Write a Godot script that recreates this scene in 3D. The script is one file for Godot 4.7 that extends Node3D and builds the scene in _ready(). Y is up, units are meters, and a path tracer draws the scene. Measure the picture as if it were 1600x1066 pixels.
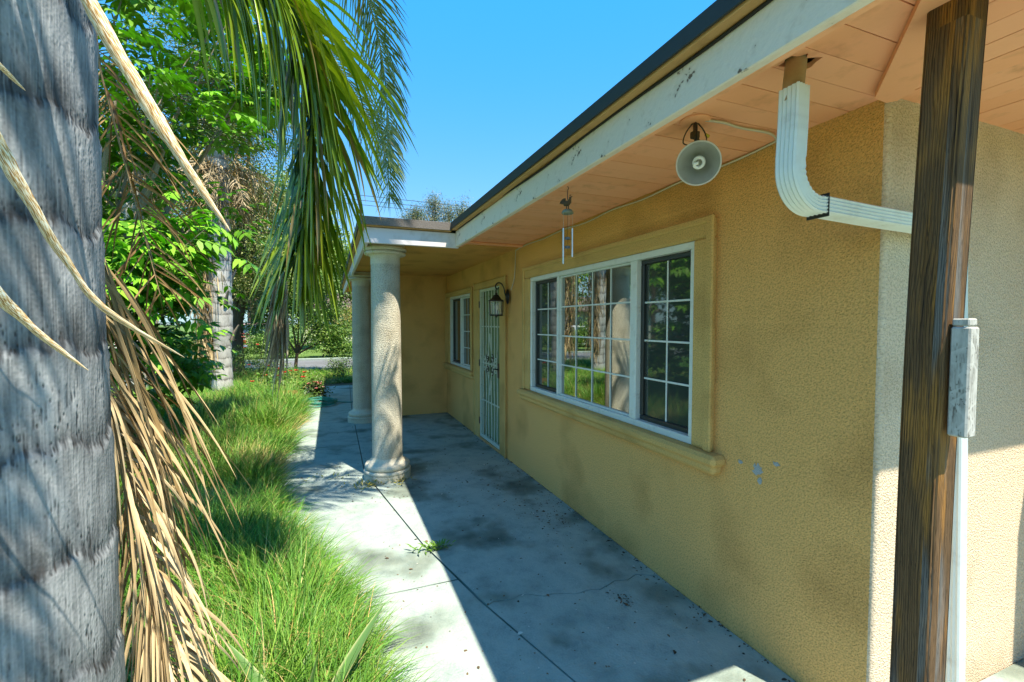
extends Node3D
# Front walk of a stucco bungalow: wall and eave on the right, palm and tall grass on the left.
# World: x towards the house, y up, s = distance ahead along the wall (z = -s). Metres.

const W := 1.911      # outer face of the front wall
const ZC := 1.078     # s of the end wall
const SOF := 2.43     # soffit height
var rng := RandomNumberGenerator.new()
var M := {}
var used := {}

func V(x: float, y: float, s: float) -> Vector3:
	return Vector3(x, y, -s)

func lin(r: float, g: float, b: float, a := 1.0) -> Color:
	var c := Color(r, g, b).linear_to_srgb()
	c.a = a
	return c

func rr(a: float, b: float) -> float:
	return rng.randf_range(a, b)

# ------------------------------------------------------------------ mesh builder
class MB:
	var v := PackedVector3Array()
	var n := PackedVector3Array()
	var uv := PackedVector2Array()
	var c := PackedColorArray()
	var ix := PackedInt32Array()
	var col := Color(1, 1, 1)

	func vert(p: Vector3, nn: Vector3, t := Vector2.ZERO) -> int:
		v.append(p); n.append(nn); uv.append(t); c.append(col)
		return v.size() - 1

	func tri_i(a: int, b: int, d: int) -> void:      # wound so that the face looks along its normals
		var f := (v[b] - v[a]).cross(v[d] - v[a])
		if f.dot(n[a] + n[b] + n[d]) > 0.0:
			ix.append(a); ix.append(d); ix.append(b)
		else:
			ix.append(a); ix.append(b); ix.append(d)

	func poly(pts: Array, hint: Vector3, uvs := []) -> void:
		var nn: Vector3 = (pts[1] - pts[0]).cross(pts[2] - pts[0]).normalized()
		if nn.dot(hint) < 0.0:
			nn = -nn
		var first := v.size()
		for i in pts.size():
			vert(pts[i], nn, uvs[i] if uvs.size() else Vector2.ZERO)
		for i in range(1, pts.size() - 1):
			tri_i(first, first + i, first + i + 1)

	func box(lo: Vector3, hi: Vector3, ch := 0.0, t := Transform3D.IDENTITY) -> void:
		var a := Vector3(minf(lo.x, hi.x), minf(lo.y, hi.y), minf(lo.z, hi.z))
		var b := Vector3(maxf(lo.x, hi.x), maxf(lo.y, hi.y), maxf(lo.z, hi.z))
		var mid := (a + b) / 2.0
		var h := (b - a) / 2.0
		ch = minf(ch, minf(h.x, minf(h.y, h.z)) * 0.6)
		for ax in 3:
			var b1 := (ax + 1) % 3
			var b2 := (ax + 2) % 3
			for sg in [-1.0, 1.0]:
				var pts := []
				for q in [[-1.0, -1.0], [1.0, -1.0], [1.0, 1.0], [-1.0, 1.0]]:
					var p := Vector3.ZERO
					p[ax] = sg * h[ax]
					p[b1] = q[0] * (h[b1] - ch)
					p[b2] = q[1] * (h[b2] - ch)
					pts.append(t * (mid + p))
				var nn := Vector3.ZERO
				nn[ax] = sg
				poly(pts, t.basis * nn)
		if ch <= 0.0:
			return
		for ax in 3:
			var b1 := (ax + 1) % 3
			var b2 := (ax + 2) % 3
			for s1 in [-1.0, 1.0]:
				for s2 in [-1.0, 1.0]:
					var pts := []
					for e in [[-1.0, 0], [1.0, 0], [1.0, 1], [-1.0, 1]]:
						var p := Vector3.ZERO
						p[ax] = e[0] * (h[ax] - ch)
						p[b1] = s1 * (h[b1] - (ch if e[1] == 1 else 0.0))
						p[b2] = s2 * (h[b2] - (ch if e[1] == 0 else 0.0))
						pts.append(t * (mid + p))
					var nn := Vector3.ZERO
					nn[b1] = s1
					nn[b2] = s2
					poly(pts, t.basis * nn)
		for s0 in [-1.0, 1.0]:
			for s1 in [-1.0, 1.0]:
				for s2 in [-1.0, 1.0]:
					var pts := []
					for k in 3:
						var p := Vector3(s0 * (h.x - ch), s1 * (h.y - ch), s2 * (h.z - ch))
						p[k] = [s0, s1, s2][k] * h[k]
						pts.append(t * (mid + p))
					poly(pts, t.basis * Vector3(s0, s1, s2))

	func tube(pts: Array, rad: Variant, sides := 8, caps := true, squash := 1.0) -> void:
		var m := pts.size()
		var dir: Vector3 = (pts[1] - pts[0]).normalized()
		var side := dir.cross(Vector3.UP if absf(dir.y) < 0.9 else Vector3.RIGHT).normalized()
		var first := v.size()
		var run := 0.0
		for i in m:
			var d: Vector3 = (pts[mini(i + 1, m - 1)] - pts[maxi(i - 1, 0)]).normalized()
			side = (side - d * side.dot(d)).normalized()
			var up := d.cross(side)
			var r: float = rad[i] if rad is Array else rad
			if i > 0:
				run += (pts[i] - pts[i - 1]).length()
			for k in sides + 1:
				var a := TAU * k / sides
				var o := side * cos(a) + up * sin(a) * squash
				vert(pts[i] + o * r, (side * cos(a) + up * sin(a) / squash).normalized(), Vector2(float(k) / sides, run))
		for i in m - 1:
			for k in sides:
				var a := first + i * (sides + 1) + k
				tri_i(a, a + 1, a + sides + 1)
				tri_i(a + 1, a + sides + 2, a + sides + 1)
		if caps:
			for e in [0, m - 1]:
				var ring := []
				for k in sides:
					ring.append(v[first + e * (sides + 1) + k])
				poly(ring, (pts[0] - pts[1]) if e == 0 else (pts[m - 1] - pts[m - 2]))

	# profile: Vector2(radius, height) from one end to the other; sharp corners where the turn is over 40 degrees
	func lathe(prof: Array, sides := 24, t := Transform3D.IDENTITY, flip := false) -> void:
		var run := 0.0
		for i in prof.size() - 1:
			var a: Vector2 = prof[i]
			var b: Vector2 = prof[i + 1]
			var d := (b - a).normalized()
			var n0 := Vector2(d.y, -d.x)
			var na := n0
			var nb := n0
			if i > 0:
				var e: Vector2 = (a - prof[i - 1]).normalized()
				if e.dot(d) > 0.76: na = (n0 + Vector2(e.y, -e.x)).normalized()
			if i < prof.size() - 2:
				var e: Vector2 = (prof[i + 2] - b).normalized()
				if e.dot(d) > 0.76: nb = (n0 + Vector2(e.y, -e.x)).normalized()
			if flip:
				na = -na; nb = -nb
			var first := v.size()
			for k in sides + 1:
				var w := TAU * k / sides
				var o := Vector3(cos(w), 0, sin(w))
				vert(t * (o * a.x + Vector3.UP * a.y), (t.basis * (o * na.x + Vector3.UP * na.y)).normalized(), Vector2(float(k) / sides, run))
				vert(t * (o * b.x + Vector3.UP * b.y), (t.basis * (o * nb.x + Vector3.UP * nb.y)).normalized(), Vector2(float(k) / sides, run + (b - a).length()))
			run += (b - a).length()
			for k in sides:
				var q := first + 2 * k
				tri_i(q, q + 1, q + 2)
				tri_i(q + 1, q + 3, q + 2)

	# flat polygon pushed along w from 0 to depth; u, w2 span its plane
	func prism(pts: PackedVector2Array, o: Vector3, u: Vector3, w2: Vector3, depth: Vector3) -> void:
		var t := Geometry2D.triangulate_polygon(pts)
		for e in 2:
			var first := v.size()
			var nn := depth.normalized() * (1.0 if e == 1 else -1.0)
			for p in pts:
				vert(o + u * p.x + w2 * p.y + depth * e, nn, p)
			for i in range(0, t.size(), 3):
				tri_i(first + t[i], first + t[i + 1], first + t[i + 2])
		var area := 0.0
		for i in pts.size():
			area += pts[i].cross(pts[(i + 1) % pts.size()])
		for i in pts.size():
			var p := pts[i]
			var q := pts[(i + 1) % pts.size()]
			var e := (q - p) * signf(area)
			var a := o + u * p.x + w2 * p.y
			var b := o + u * q.x + w2 * q.y
			poly([a, b, b + depth, a + depth], u * e.y - w2 * e.x)

	# a drooping strip leaf: folded along its midrib
	func leaflet(p: Vector3, d: Vector3, up: Vector3, length: float, width: float, segs: int, droop: float, fold := 0.25, curl := 0.0, blunt := 0.0) -> void:
		var first := v.size()
		var st := length / segs
		for i in segs + 1:
			var t := float(i) / segs
			var prof := minf(1.0, 0.35 + t * 4.0) * pow(maxf(1.0 - pow(t, 2.2), 0.0), 0.8)
			var hw := width * 0.5 * maxf(prof, blunt)
			var side := d.cross(up).normalized()
			var nn := side.cross(d).normalized()
			up = nn
			vert(p - side * hw + nn * hw * fold, (nn - side * 0.45).normalized() , Vector2(0, t))
			vert(p - nn * hw * fold, nn, Vector2(0.5, t))
			vert(p + side * hw + nn * hw * fold, (nn + side * 0.45).normalized(), Vector2(1, t))
			if curl != 0.0:
				up = up.rotated(d, curl * st)
			d = (d + Vector3.DOWN * droop * st).normalized()
			p += d * st
		for i in segs:
			var a := first + i * 3
			for k in 2:
				tri_i(a + k, a + k + 1, a + k + 3)
				tri_i(a + k + 1, a + k + 4, a + k + 3)

	func leaf(p: Vector3, d: Vector3, up: Vector3, length: float, width: float, bend := 0.25) -> void:
		var side := d.cross(up).normalized()
		var nn := side.cross(d).normalized()
		var m1 := p + d * length * 0.33
		var m2 := p + d * length * 0.68 - nn * length * bend * 0.25
		var tip := p + d * length - nn * length * bend
		var h := width * 0.5
		var f := v.size()
		vert(p, nn); vert(m1 - side * h, nn); vert(m1 + side * h, nn)
		vert(m2 - side * h * 0.8, nn); vert(m2 + side * h * 0.8, nn); vert(tip, nn)
		for q in [[0, 1, 2], [1, 3, 2], [2, 3, 4], [3, 5, 4]]:
			tri_i(f + q[0], f + q[1], f + q[2])

	func mesh(m: Material) -> ArrayMesh:
		var a := []
		a.resize(Mesh.ARRAY_MAX)
		a[Mesh.ARRAY_VERTEX] = v
		a[Mesh.ARRAY_NORMAL] = n
		a[Mesh.ARRAY_TEX_UV] = uv
		a[Mesh.ARRAY_COLOR] = c
		a[Mesh.ARRAY_INDEX] = ix
		var am := ArrayMesh.new()
		am.add_surface_from_arrays(Mesh.PRIMITIVE_TRIANGLES, a)
		am.surface_set_material(0, m)
		return am

# ------------------------------------------------------------------ scene tree helpers
func numbered(called: String) -> String:
	var k: int = used.get(called, 0)
	used[called] = k + 1
	return called if k == 0 else "%s_%03d" % [called, k]

func tag(o: Node, label: String, category: String, group := "") -> void:
	o.set_meta("label", label)
	o.set_meta("category", category)
	if group:
		o.set_meta("group", group)

func thing(called: String, label: String, category: String, at: Vector3, group := "") -> Node3D:
	var o := Node3D.new()
	o.name = numbered(called)
	add_child(o)
	o.position = at
	tag(o, label, category, group)
	return o

# meshes are built in world coordinates; the node's own place is taken off again
func base_of(o: Node3D) -> Vector3:
	var p := Vector3.ZERO
	var k: Node = o
	while k is Node3D and k != self:
		p += k.position
		k = k.get_parent()
	return p

func part(parent: Node3D, called: String, mb: MB, m: Material, label := "") -> MeshInstance3D:
	var o := MeshInstance3D.new()
	o.mesh = mb.mesh(m)
	o.name = called if parent != self else numbered(called)
	parent.add_child(o, true)
	if parent != self:
		o.position = -base_of(parent)
	if label:
		o.set_meta("label", label)
	return o

func structure(called: String, mb: MB, m: Material) -> MeshInstance3D:
	var o := part(self, called, mb, m)
	o.set_meta("kind", "structure")
	return o

func many(parent: Node3D, called: String, mesh: Mesh, xf: Array, cols: Array, stuff := true) -> MultiMeshInstance3D:
	var mm := MultiMesh.new()
	mm.transform_format = MultiMesh.TRANSFORM_3D
	mm.use_colors = cols.size() > 0
	mm.mesh = mesh
	mm.instance_count = xf.size()
	for i in xf.size():
		mm.set_instance_transform(i, xf[i])
		if cols.size():
			mm.set_instance_color(i, cols[i])
	var o := MultiMeshInstance3D.new()
	o.multimesh = mm
	o.name = called if parent != self else numbered(called)
	parent.add_child(o, true)
	if parent != self:
		o.position = -base_of(parent)
	if stuff:
		o.set_meta("kind", "stuff")
	return o

# ------------------------------------------------------------------ textures and materials
func noise(freq: float, oct := 4, kind := FastNoiseLite.TYPE_SIMPLEX_SMOOTH, sd := 1) -> FastNoiseLite:
	var f := FastNoiseLite.new()
	f.noise_type = kind
	f.frequency = freq
	f.fractal_octaves = oct
	f.seed = sd
	return f

func seam(f: FastNoiseLite, w := 512, h := 512, skirt := 0.1) -> PackedByteArray:
	var im := f.get_seamless_image(w, h, false, false, skirt)
	im.convert(Image.FORMAT_L8)
	return im.get_data()

func lut(stops: Array) -> Array:   # [[t, linear colour], ...] -> 256 sRGB byte triples
	var out := []
	for i in 256:
		var t := i / 255.0
		var c: Color = stops[0][1]
		for k in stops.size() - 1:
			if t >= stops[k][0]:
				var f := clampf((t - stops[k][0]) / (stops[k + 1][0] - stops[k][0]), 0, 1)
				c = stops[k][1].lerp(stops[k + 1][1], f)
		var s := c.linear_to_srgb()
		out.append(PackedByteArray([int(clampf(s.r, 0, 1) * 255), int(clampf(s.g, 0, 1) * 255), int(clampf(s.b, 0, 1) * 255)]))
	return out

func colour_tex(data: PackedByteArray, w: int, h: int, stops: Array) -> ImageTexture:
	var table := lut(stops)
	var out := PackedByteArray()
	out.resize(w * h * 3)
	for i in w * h:
		var t: PackedByteArray = table[data[i]]
		out[i * 3] = t[0]
		out[i * 3 + 1] = t[1]
		out[i * 3 + 2] = t[2]
	return ImageTexture.create_from_image(Image.create_from_data(w, h, false, Image.FORMAT_RGB8, out))

func grey_tex(data: PackedByteArray, w: int, h: int) -> ImageTexture:
	return ImageTexture.create_from_image(Image.create_from_data(w, h, false, Image.FORMAT_L8, data))

func blend(a: PackedByteArray, b: PackedByteArray, k: float) -> PackedByteArray:
	var out := PackedByteArray()
	out.resize(a.size())
	for i in a.size():
		out[i] = int(clampf(a[i] * (1.0 - k) + b[i] * k, 0, 255))
	return out

func mat(key: String, c: Color, rough := 0.8, o := {}) -> StandardMaterial3D:
	var m := StandardMaterial3D.new()
	m.resource_name = key
	m.albedo_color = c.linear_to_srgb()
	m.roughness = rough
	m.metallic = o.get("metal", 0.0)
	m.metallic_specular = o.get("spec", 0.4)
	if o.has("tex"):
		m.albedo_texture = o.tex
	if o.has("height"):
		m.heightmap_enabled = true
		m.heightmap_texture = o.height
		m.heightmap_scale = o.get("relief", 0.3)
	if o.has("tri"):
		m.uv1_triplanar = true
		m.uv1_world_triplanar = true
		m.uv1_scale = Vector3.ONE * o.tri
	if o.has("uv"):
		m.uv1_scale = o.uv
	if o.has("detail"):
		m.detail_enabled = true
		m.detail_albedo = o.detail
		m.detail_blend_mode = BaseMaterial3D.BLEND_MODE_MUL
		m.detail_uv_layer = BaseMaterial3D.DETAIL_UV_2
		m.uv2_triplanar = true
		m.uv2_world_triplanar = true
		m.uv2_scale = Vector3.ONE * o.dtri
	if o.get("vcol", false):
		m.vertex_color_use_as_albedo = true
	if o.has("back"):
		m.backlight_enabled = true
		m.backlight = o.back.linear_to_srgb()
	if o.get("two", false):
		m.cull_mode = BaseMaterial3D.CULL_DISABLED
	M[key] = m
	return m

func materials() -> void:
	var fine := seam(noise(0.045, 4, FastNoiseLite.TYPE_SIMPLEX_SMOOTH, 3))
	var grit := seam(noise(0.16, 3, FastNoiseLite.TYPE_SIMPLEX_SMOOTH, 4))
	var blot := seam(noise(0.008, 5, FastNoiseLite.TYPE_SIMPLEX_SMOOTH, 5))
	var blot2 := seam(noise(0.011, 6, FastNoiseLite.TYPE_SIMPLEX_SMOOTH, 8))
	var cell := seam(noise(0.06, 2, FastNoiseLite.TYPE_CELLULAR, 6))
	var white := Color(1, 1, 1)
	# stucco
	var grit2 := seam(noise(0.16, 3, FastNoiseLite.TYPE_SIMPLEX_SMOOTH, 4), 1024, 1024, 0.03)
	var stucco_h := blend(seam(noise(0.05, 3, FastNoiseLite.TYPE_SIMPLEX, 31), 1024, 1024, 0.03), grit2, 0.35)
	var stucco_a := blend(seam(noise(0.045, 4, FastNoiseLite.TYPE_SIMPLEX_SMOOTH, 3), 1024, 1024, 0.03), grit2, 0.5)
	var stain := colour_tex(blot, 512, 512, [[0.0, Color(.72, .69, .64)], [0.3, Color(.90, .88, .86)], [0.48, white], [1.0, white]])
	var sth := grey_tex(stucco_h, 1024, 1024)
	var sta := colour_tex(stucco_a, 1024, 1024, [[0.0, Color(.32, .29, .23)], [0.34, Color(.70, .68, .63)], [0.52, Color(1, 1, 1)], [1.0, Color(1, 1, 1)]])
	var h := {"tex": sta, "height": sth, "relief": 0.85, "tri": 1.55, "detail": stain, "dtri": 0.3}
	mat("stucco", Color(.93, .54, .182), .92, h)
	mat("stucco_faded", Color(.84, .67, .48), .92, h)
	mat("stucco_trim", Color(.72, .47, .165), .92, {"tex": sta, "height": sth, "relief": 0.4, "tri": 1.8, "detail": stain, "dtri": 0.4})
	mat("old_paint", Color(.78, .82, .83), .9, {"tex": sta, "height": sth, "relief": 1.5, "tri": 3.0})
	mat("porch_soffit", Color(.78, .41, .11), .92, {"tex": sta, "height": sth, "relief": 0.15, "tri": 1.6, "detail": stain, "dtri": 0.35})
	mat("column", Color(.68, .645, .52), .92, {"tex": colour_tex(stucco_h, 1024, 1024, [[0.0, Color(.25, .23, .19)], [0.30, Color(.5, .48, .43)], [0.44, Color(.97, .97, .97)], [1.0, white]]), "height": sth, "relief": 1.6, "tri": 1.25, "detail": stain, "dtri": 0.6})
	mat("column_smooth", Color(.68, .64, .51), .88, {"tex": sta, "height": sth, "relief": 0.15, "tri": 1.6, "detail": stain, "dtri": 0.6})
	# painted boards
	var grime := colour_tex(blend(blot, fine, 0.25), 512, 512, [[0.0, Color(.6, .55, .5)], [0.25, Color(.9, .88, .86)], [0.42, white], [1.0, white]])
	var flake := colour_tex(blend(blot2, cell, 0.35), 512, 512, [[0.0, Color(.1, .085, .075)], [0.2, Color(.25, .2, .17)], [0.23, Color(.9, .88, .86)], [0.4, white], [1.0, white]])
	var bh := grey_tex(blend(fine, blot2, 0.4), 512, 512)
	mat("peach", Color(.97, .465, .245), .7, {"tex": grime, "height": bh, "relief": 0.1, "tri": 1.1})
	mat("peach_b", Color(.95, .44, .222), .7, {"tex": grime, "height": bh, "relief": 0.1, "tri": 0.9})
	mat("fascia", Color(.80, .71, .61), .7, {"tex": flake, "height": bh, "relief": 0.25, "tri": 1.3})
	mat("fascia_white", Color(.74, .70, .72), .7, {"tex": grime, "height": bh, "relief": 0.1, "tri": 0.7})
	mat("sheathing", Color(.55, .32, .13), .8, {"tex": grime, "height": bh, "relief": 0.2, "tri": 1.4})
	mat("drip_edge", Color(.035, .042, .04), .55, {"tex": grime, "tri": 1.0})
	mat("roofing", Color(.20, .18, .165), .95, {"tex": sta, "height": sth, "relief": 0.5, "tri": 1.6, "detail": stain, "dtri": 0.5})
	# concrete
	var con := colour_tex(blend(blend(blot2, fine, 0.3), grit, 0.3), 512, 512, [[0.0, Color(.13, .17, .155)], [0.3, Color(.27, .335, .31)], [0.5, Color(.325, .39, .355)], [0.75, Color(.37, .43, .385)], [1.0, Color(.45, .50, .45)]])
	var con_stain := colour_tex(seam(noise(0.012, 5, FastNoiseLite.TYPE_SIMPLEX_SMOOTH, 61)), 512, 512, [[0.0, Color(.27, .27, .24)], [0.26, Color(.60, .61, .57)], [0.42, Color(.90, .91, .90)], [0.58, white], [1.0, white]])
	mat("concrete", white, .85, {"tex": con, "height": grey_tex(blend(grit, fine, .5), 512, 512), "relief": 0.4, "tri": 0.85, "detail": con_stain, "dtri": 0.21})
	mat("kerb", Color(.8, .8, .78), .9, {"tex": con, "tri": 0.8})
	mat("asphalt", Color(.17, .175, .18), .9, {"tex": sta, "height": sth, "relief": 0.4, "tri": 2.0, "detail": stain, "dtri": 0.1})
	var dirt := colour_tex(blend(fine, blot, 0.4), 512, 512, [[0.0, Color(.05, .035, .02)], [0.5, Color(.14, .1, .06)], [1.0, Color(.24, .18, .1)]])
	mat("soil", white, 1.0, {"tex": dirt, "height": grey_tex(fine, 512, 512), "relief": 1.5, "tri": 0.9})
	var turf := colour_tex(blend(fine, blot, 0.4), 512, 512, [[0.0, Color(.035, .075, .012)], [0.5, Color(.09, .17, .03)], [0.75, Color(.16, .22, .05)], [1.0, Color(.28, .27, .1)]])
	mat("turf", white, 1.0, {"tex": turf, "height": grey_tex(fine, 512, 512), "relief": 2.0, "tri": 0.35})
	# vinyl, glass, metals
	mat("vinyl", Color(.74, .78, .74), .35, {"tex": grime, "tri": 1.7})
	mat("glass_bright", Color(.42, .45, .44), .015, {"metal": 1.0})
	mat("glass_dark", Color(.11, .13, .12), .03, {"spec": 1.0, "metal": .6})
	mat("screen", Color(.018, .021, .02), .45, {"spec": .6})
	mat("black_metal", Color(.015, .014, .013), .42, {"spec": .5})
	mat("rust_metal", Color(.09, .06, .035), .7)
	mat("door_white", Color(.62, .66, .54), .5, {"tex": flake, "tri": 2.5})
	mat("door_screen", Color(.25, .32, .16), .85, {"tex": sta, "tri": 3.0})
	mat("white_metal", Color(.76, .80, .76), .38, {"tex": grime, "height": bh, "relief": 0.05, "tri": 1.3})
	mat("lamp_inside", Color(.50, .50, .46), .38, {"metal": .55, "tex": grime, "tri": 3.0})
	mat("bulb", Color(.82, .80, .72), .35)
	mat("old_pipe", Color(.42, .30, .16), .75, {"tex": grime, "height": bh, "relief": .2, "tri": 3.0})
	mat("alu", Color(.75, .77, .8), .3, {"metal": .9})
	mat("cable_white", Color(.62, .56, .42), .6)
	mat("cable_black", Color(.02, .019, .017), .6)
	mat("hose", Color(.02, .22, .19), .4)
	mat("terracotta", Color(.38, .13, .055), .8)
	var lamp_glass := mat("lamp_glass", Color(.9, .95, .93), .05)
	lamp_glass.transparency = BaseMaterial3D.TRANSPARENCY_ALPHA
	lamp_glass.albedo_color.a = 0.18
	# plants
	var leafy := {"vcol": true, "back": Color(.20, .40, .02), "two": true, "spec": .5}
	mat("green", white, .5, leafy)
	mat("palm_leaf", white, .38, {"vcol": true, "back": Color(.17, .22, .012), "two": true, "spec": .6})
	var streak := colour_tex(seam_stretch(), 64, 256, [[0.0, Color(.35, .28, .22)], [0.4, Color(.8, .78, .74)], [1.0, white]])
	mat("dead_leaf", white, .75, {"vcol": true, "back": Color(.10, .055, .015), "two": true, "tex": streak, "uv": Vector3(1, 1.5, 1)})
	mat("grass", white, .55, {"vcol": true, "back": Color(.12, .26, .02), "two": true})
	mat("petal", white, .6, {"vcol": true, "two": true})
	mat("bark", Color(.13, .095, .065), .95, {"tex": sta, "height": sth, "relief": 2.0, "tri": 1.2})
	mat("bark_pale", Color(.30, .25, .19), .95, {"tex": sta, "height": sth, "relief": 1.0, "tri": 1.5})
	var strip := colour_tex(seam_stretch(), 64, 256, [[0.0, Color(.10, .045, .015)], [0.3, Color(.42, .20, .055)], [0.48, Color(.74, .52, .24)], [0.6, Color(.84, .76, .58)], [1.0, Color(.92, .88, .78)]])
	mat("dry_strip", white, .7, {"tex": strip, "uv": Vector3(1, 2.2, 1), "back": Color(.10, .055, .015), "two": true})
	palm_bark()
	post_wood()
	# traffic and houses across the street
	mat("tyre", Color(.02, .02, .02), .9)
	mat("car_glass", Color(.03, .045, .055), .04, {"spec": .9})
	mat("chrome", Color(.6, .62, .64), .2, {"metal": .9})
	mat("tail_red", Color(.35, .02, .02), .3)
	mat("house_pale", Color(.62, .58, .5), .9, {"tex": sta, "tri": .8})
	mat("house_roof", Color(.16, .13, .11), .95, {"tex": sta, "height": sth, "relief": 1.0, "tri": .8})

func seam_stretch() -> PackedByteArray:
	var f := noise(0.05, 3, FastNoiseLite.TYPE_SIMPLEX_SMOOTH, 77)
	var out := PackedByteArray()
	out.resize(64 * 256)
	for y in 256:
		for x in 64:
			var fx := x / 64.0
			out[y * 64 + x] = int(clampf(128 + 150 * f.get_noise_2d(x * 5.0, y * 0.7) - 40 * exp(-pow((fx - .5) * 14.0, 2)), 0, 255))
	return out

func palm_bark() -> void:
	var w := 512
	var h := 1024
	var f := noise(0.02, 4, FastNoiseLite.TYPE_SIMPLEX_SMOOTH, 21)
	var g := noise(0.06, 3, FastNoiseLite.TYPE_SIMPLEX_SMOOTH, 22)
	var a := PackedByteArray()
	var hh := PackedByteArray()
	a.resize(w * h)
	hh.resize(w * h)
	var rings := RINGS if true else [40.0, 118.0, 205.0, 272.0, 356.0, 437.0, 505.0, 590.0, 668.0, 742.0, 829.0, 902.0, 975.0]
	for x in w:
		var ang := TAU * x / w
		var cx := cos(ang) * 80.0
		var cz := sin(ang) * 80.0
		var warp := ring_warp(f, ang)
		for y in h:
			var streak := g.get_noise_3d(cx * 3.4, cz * 3.4, y * 0.10)
			var hair := g.get_noise_3d(cx * 9.0, cz * 9.0, y * 0.22)
			var speck := g.get_noise_3d(cx * 8.0, cz * 8.0 + 200.0, y * 5.0)
			var body := f.get_noise_3d(cx * 1.2, cz * 1.2, y * 0.7)
			var yy := y + warp + streak * 5.0
			var dark := 0.0
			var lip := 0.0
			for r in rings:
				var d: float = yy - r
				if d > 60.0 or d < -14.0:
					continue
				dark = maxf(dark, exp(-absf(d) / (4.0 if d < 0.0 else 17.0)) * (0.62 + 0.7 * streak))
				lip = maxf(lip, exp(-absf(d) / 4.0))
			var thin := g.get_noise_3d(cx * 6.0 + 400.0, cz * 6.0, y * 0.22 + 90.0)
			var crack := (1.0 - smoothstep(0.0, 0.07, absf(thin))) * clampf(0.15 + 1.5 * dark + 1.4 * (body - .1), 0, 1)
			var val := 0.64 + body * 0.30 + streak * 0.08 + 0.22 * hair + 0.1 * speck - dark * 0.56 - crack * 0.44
			a[y * w + x] = int(clampf(val, 0, 1) * 255)
			hh[y * w + x] = int(clampf(0.6 - lip * 0.35 - crack * 0.5 + streak * 0.05 + hair * .22 + speck * .15 + body * .1, 0, 1) * 255)
	var tex := colour_tex(a, w, h, [[0.0, Color(.035, .03, .028)], [0.3, Color(.07, .076, .082)], [0.6, Color(.225, .24, .252)], [1.0, Color(.44, .46, .475)]])
	var pale := colour_tex(a, w, h, [[0.0, Color(.06, .055, .05)], [0.3, Color(.2, .195, .18)], [0.6, Color(.42, .42, .40)], [1.0, Color(.62, .62, .59)]])
	mat("palm_bark_pale", Color(1, 1, 1), .85, {"tex": pale, "height": grey_tex(hh, w, h), "relief": 0.8, "uv": Vector3(1, 0.31, 1)})
	mat("palm_bark", Color(1, 1, 1), .85, {"tex": tex, "height": grey_tex(hh, w, h), "relief": 0.6, "uv": Vector3(1, 0.31, 1)})

const RINGS := [40.0, 118.0, 205.0, 272.0, 356.0, 437.0, 505.0, 590.0, 668.0, 742.0, 829.0, 902.0, 975.0]

func ring_warp(f: FastNoiseLite, ang: float) -> float:
	return f.get_noise_2d(cos(ang) * 80.0, sin(ang) * 80.0) * 14.0

func post_wood() -> void:
	var w := 256
	var h := 1024
	var f := noise(0.006, 3, FastNoiseLite.TYPE_SIMPLEX_SMOOTH, 41)
	var g := noise(0.05, 3, FastNoiseLite.TYPE_SIMPLEX_SMOOTH, 42)
	var out := PackedByteArray()
	out.resize(w * h * 3)
	var hh := PackedByteArray()
	hh.resize(w * h)
	for y in h:
		for x in w:
			var u := float(x) / w
			var bend := f.get_noise_2d(x * 0.55, y * 0.30) * 0.16 + f.get_noise_2d(x * 0.2 + 900, y * 1.1) * 0.05
			var knot := 0.0
			for k in [Vector2(70, 735), Vector2(160, 300), Vector2(200, 905)]:
				var d := Vector2((x - k.x), (y - k.y) * 0.35).length()
				knot = maxf(knot, exp(-d / 16.0))
				bend += 0.10 * exp(-d / 30.0) * signf(x - k.x)
			var q := (u + bend) * 15.0
			var ring := q - floorf(q)
			var late := smoothstep(0.45, 0.95, ring) * (1.0 - smoothstep(0.97, 1.0, ring))
			var fib := g.get_noise_2d(x * 4.0, y * 0.10) + .5 * g.get_noise_2d(x * 11.0 + 50.0, y * 0.5)
			var split := 1.0 - smoothstep(0.0, 0.035, absf(g.get_noise_2d(x * 1.1 + 500.0, y * 0.05)))
			var grey := 0.8 * smoothstep(0.2, 0.65, f.get_noise_2d(x * 0.5 + 300, y * 0.5) + 0.7 * (u - 0.5) + 0.1 * fib)
			var amber := smoothstep(-0.15, 0.45, f.get_noise_2d(x * 0.8 + 700, y * 0.8 + 200))
			var early := Color(.17, .095, .04).lerp(Color(.38, .18, .04), amber).lerp(Color(.20, .20, .19), grey)
			var dark := Color(.026, .014, .007).lerp(Color(.05, .047, .045), grey)
			var c := early.lerp(dark, clampf(late * 0.5 + knot * 0.8 + maxf(fib, 0) * 0.5 + split * .7, 0, 1)) * (1.0 + fib * 0.3)
			c = c.clamp().linear_to_srgb()
			var i := (y * w + x)
			out[i * 3] = int(c.r * 255)
			out[i * 3 + 1] = int(c.g * 255)
			out[i * 3 + 2] = int(c.b * 255)
			hh[i] = int(clampf(0.45 + late * 0.35 + fib * 0.35 - knot * .3 - split * .5, 0, 1) * 255)
	var tex := ImageTexture.create_from_image(Image.create_from_data(w, h, false, Image.FORMAT_RGB8, out))
	mat("post_wood", Color(1, 1, 1), .8, {"tex": tex, "height": grey_tex(hh, w, h), "relief": 0.35})
	mat("grey_wood", Color(.52, .52, .49), .8, {"tex": M_grey(hh), "tri": 2.0})

func M_grey(hh: PackedByteArray) -> ImageTexture:
	return colour_tex(hh, 256, 1024, [[0.0, Color(.25, .24, .22)], [0.5, Color(.8, .8, .78)], [1.0, Color(1, 1, 1)]])


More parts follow.
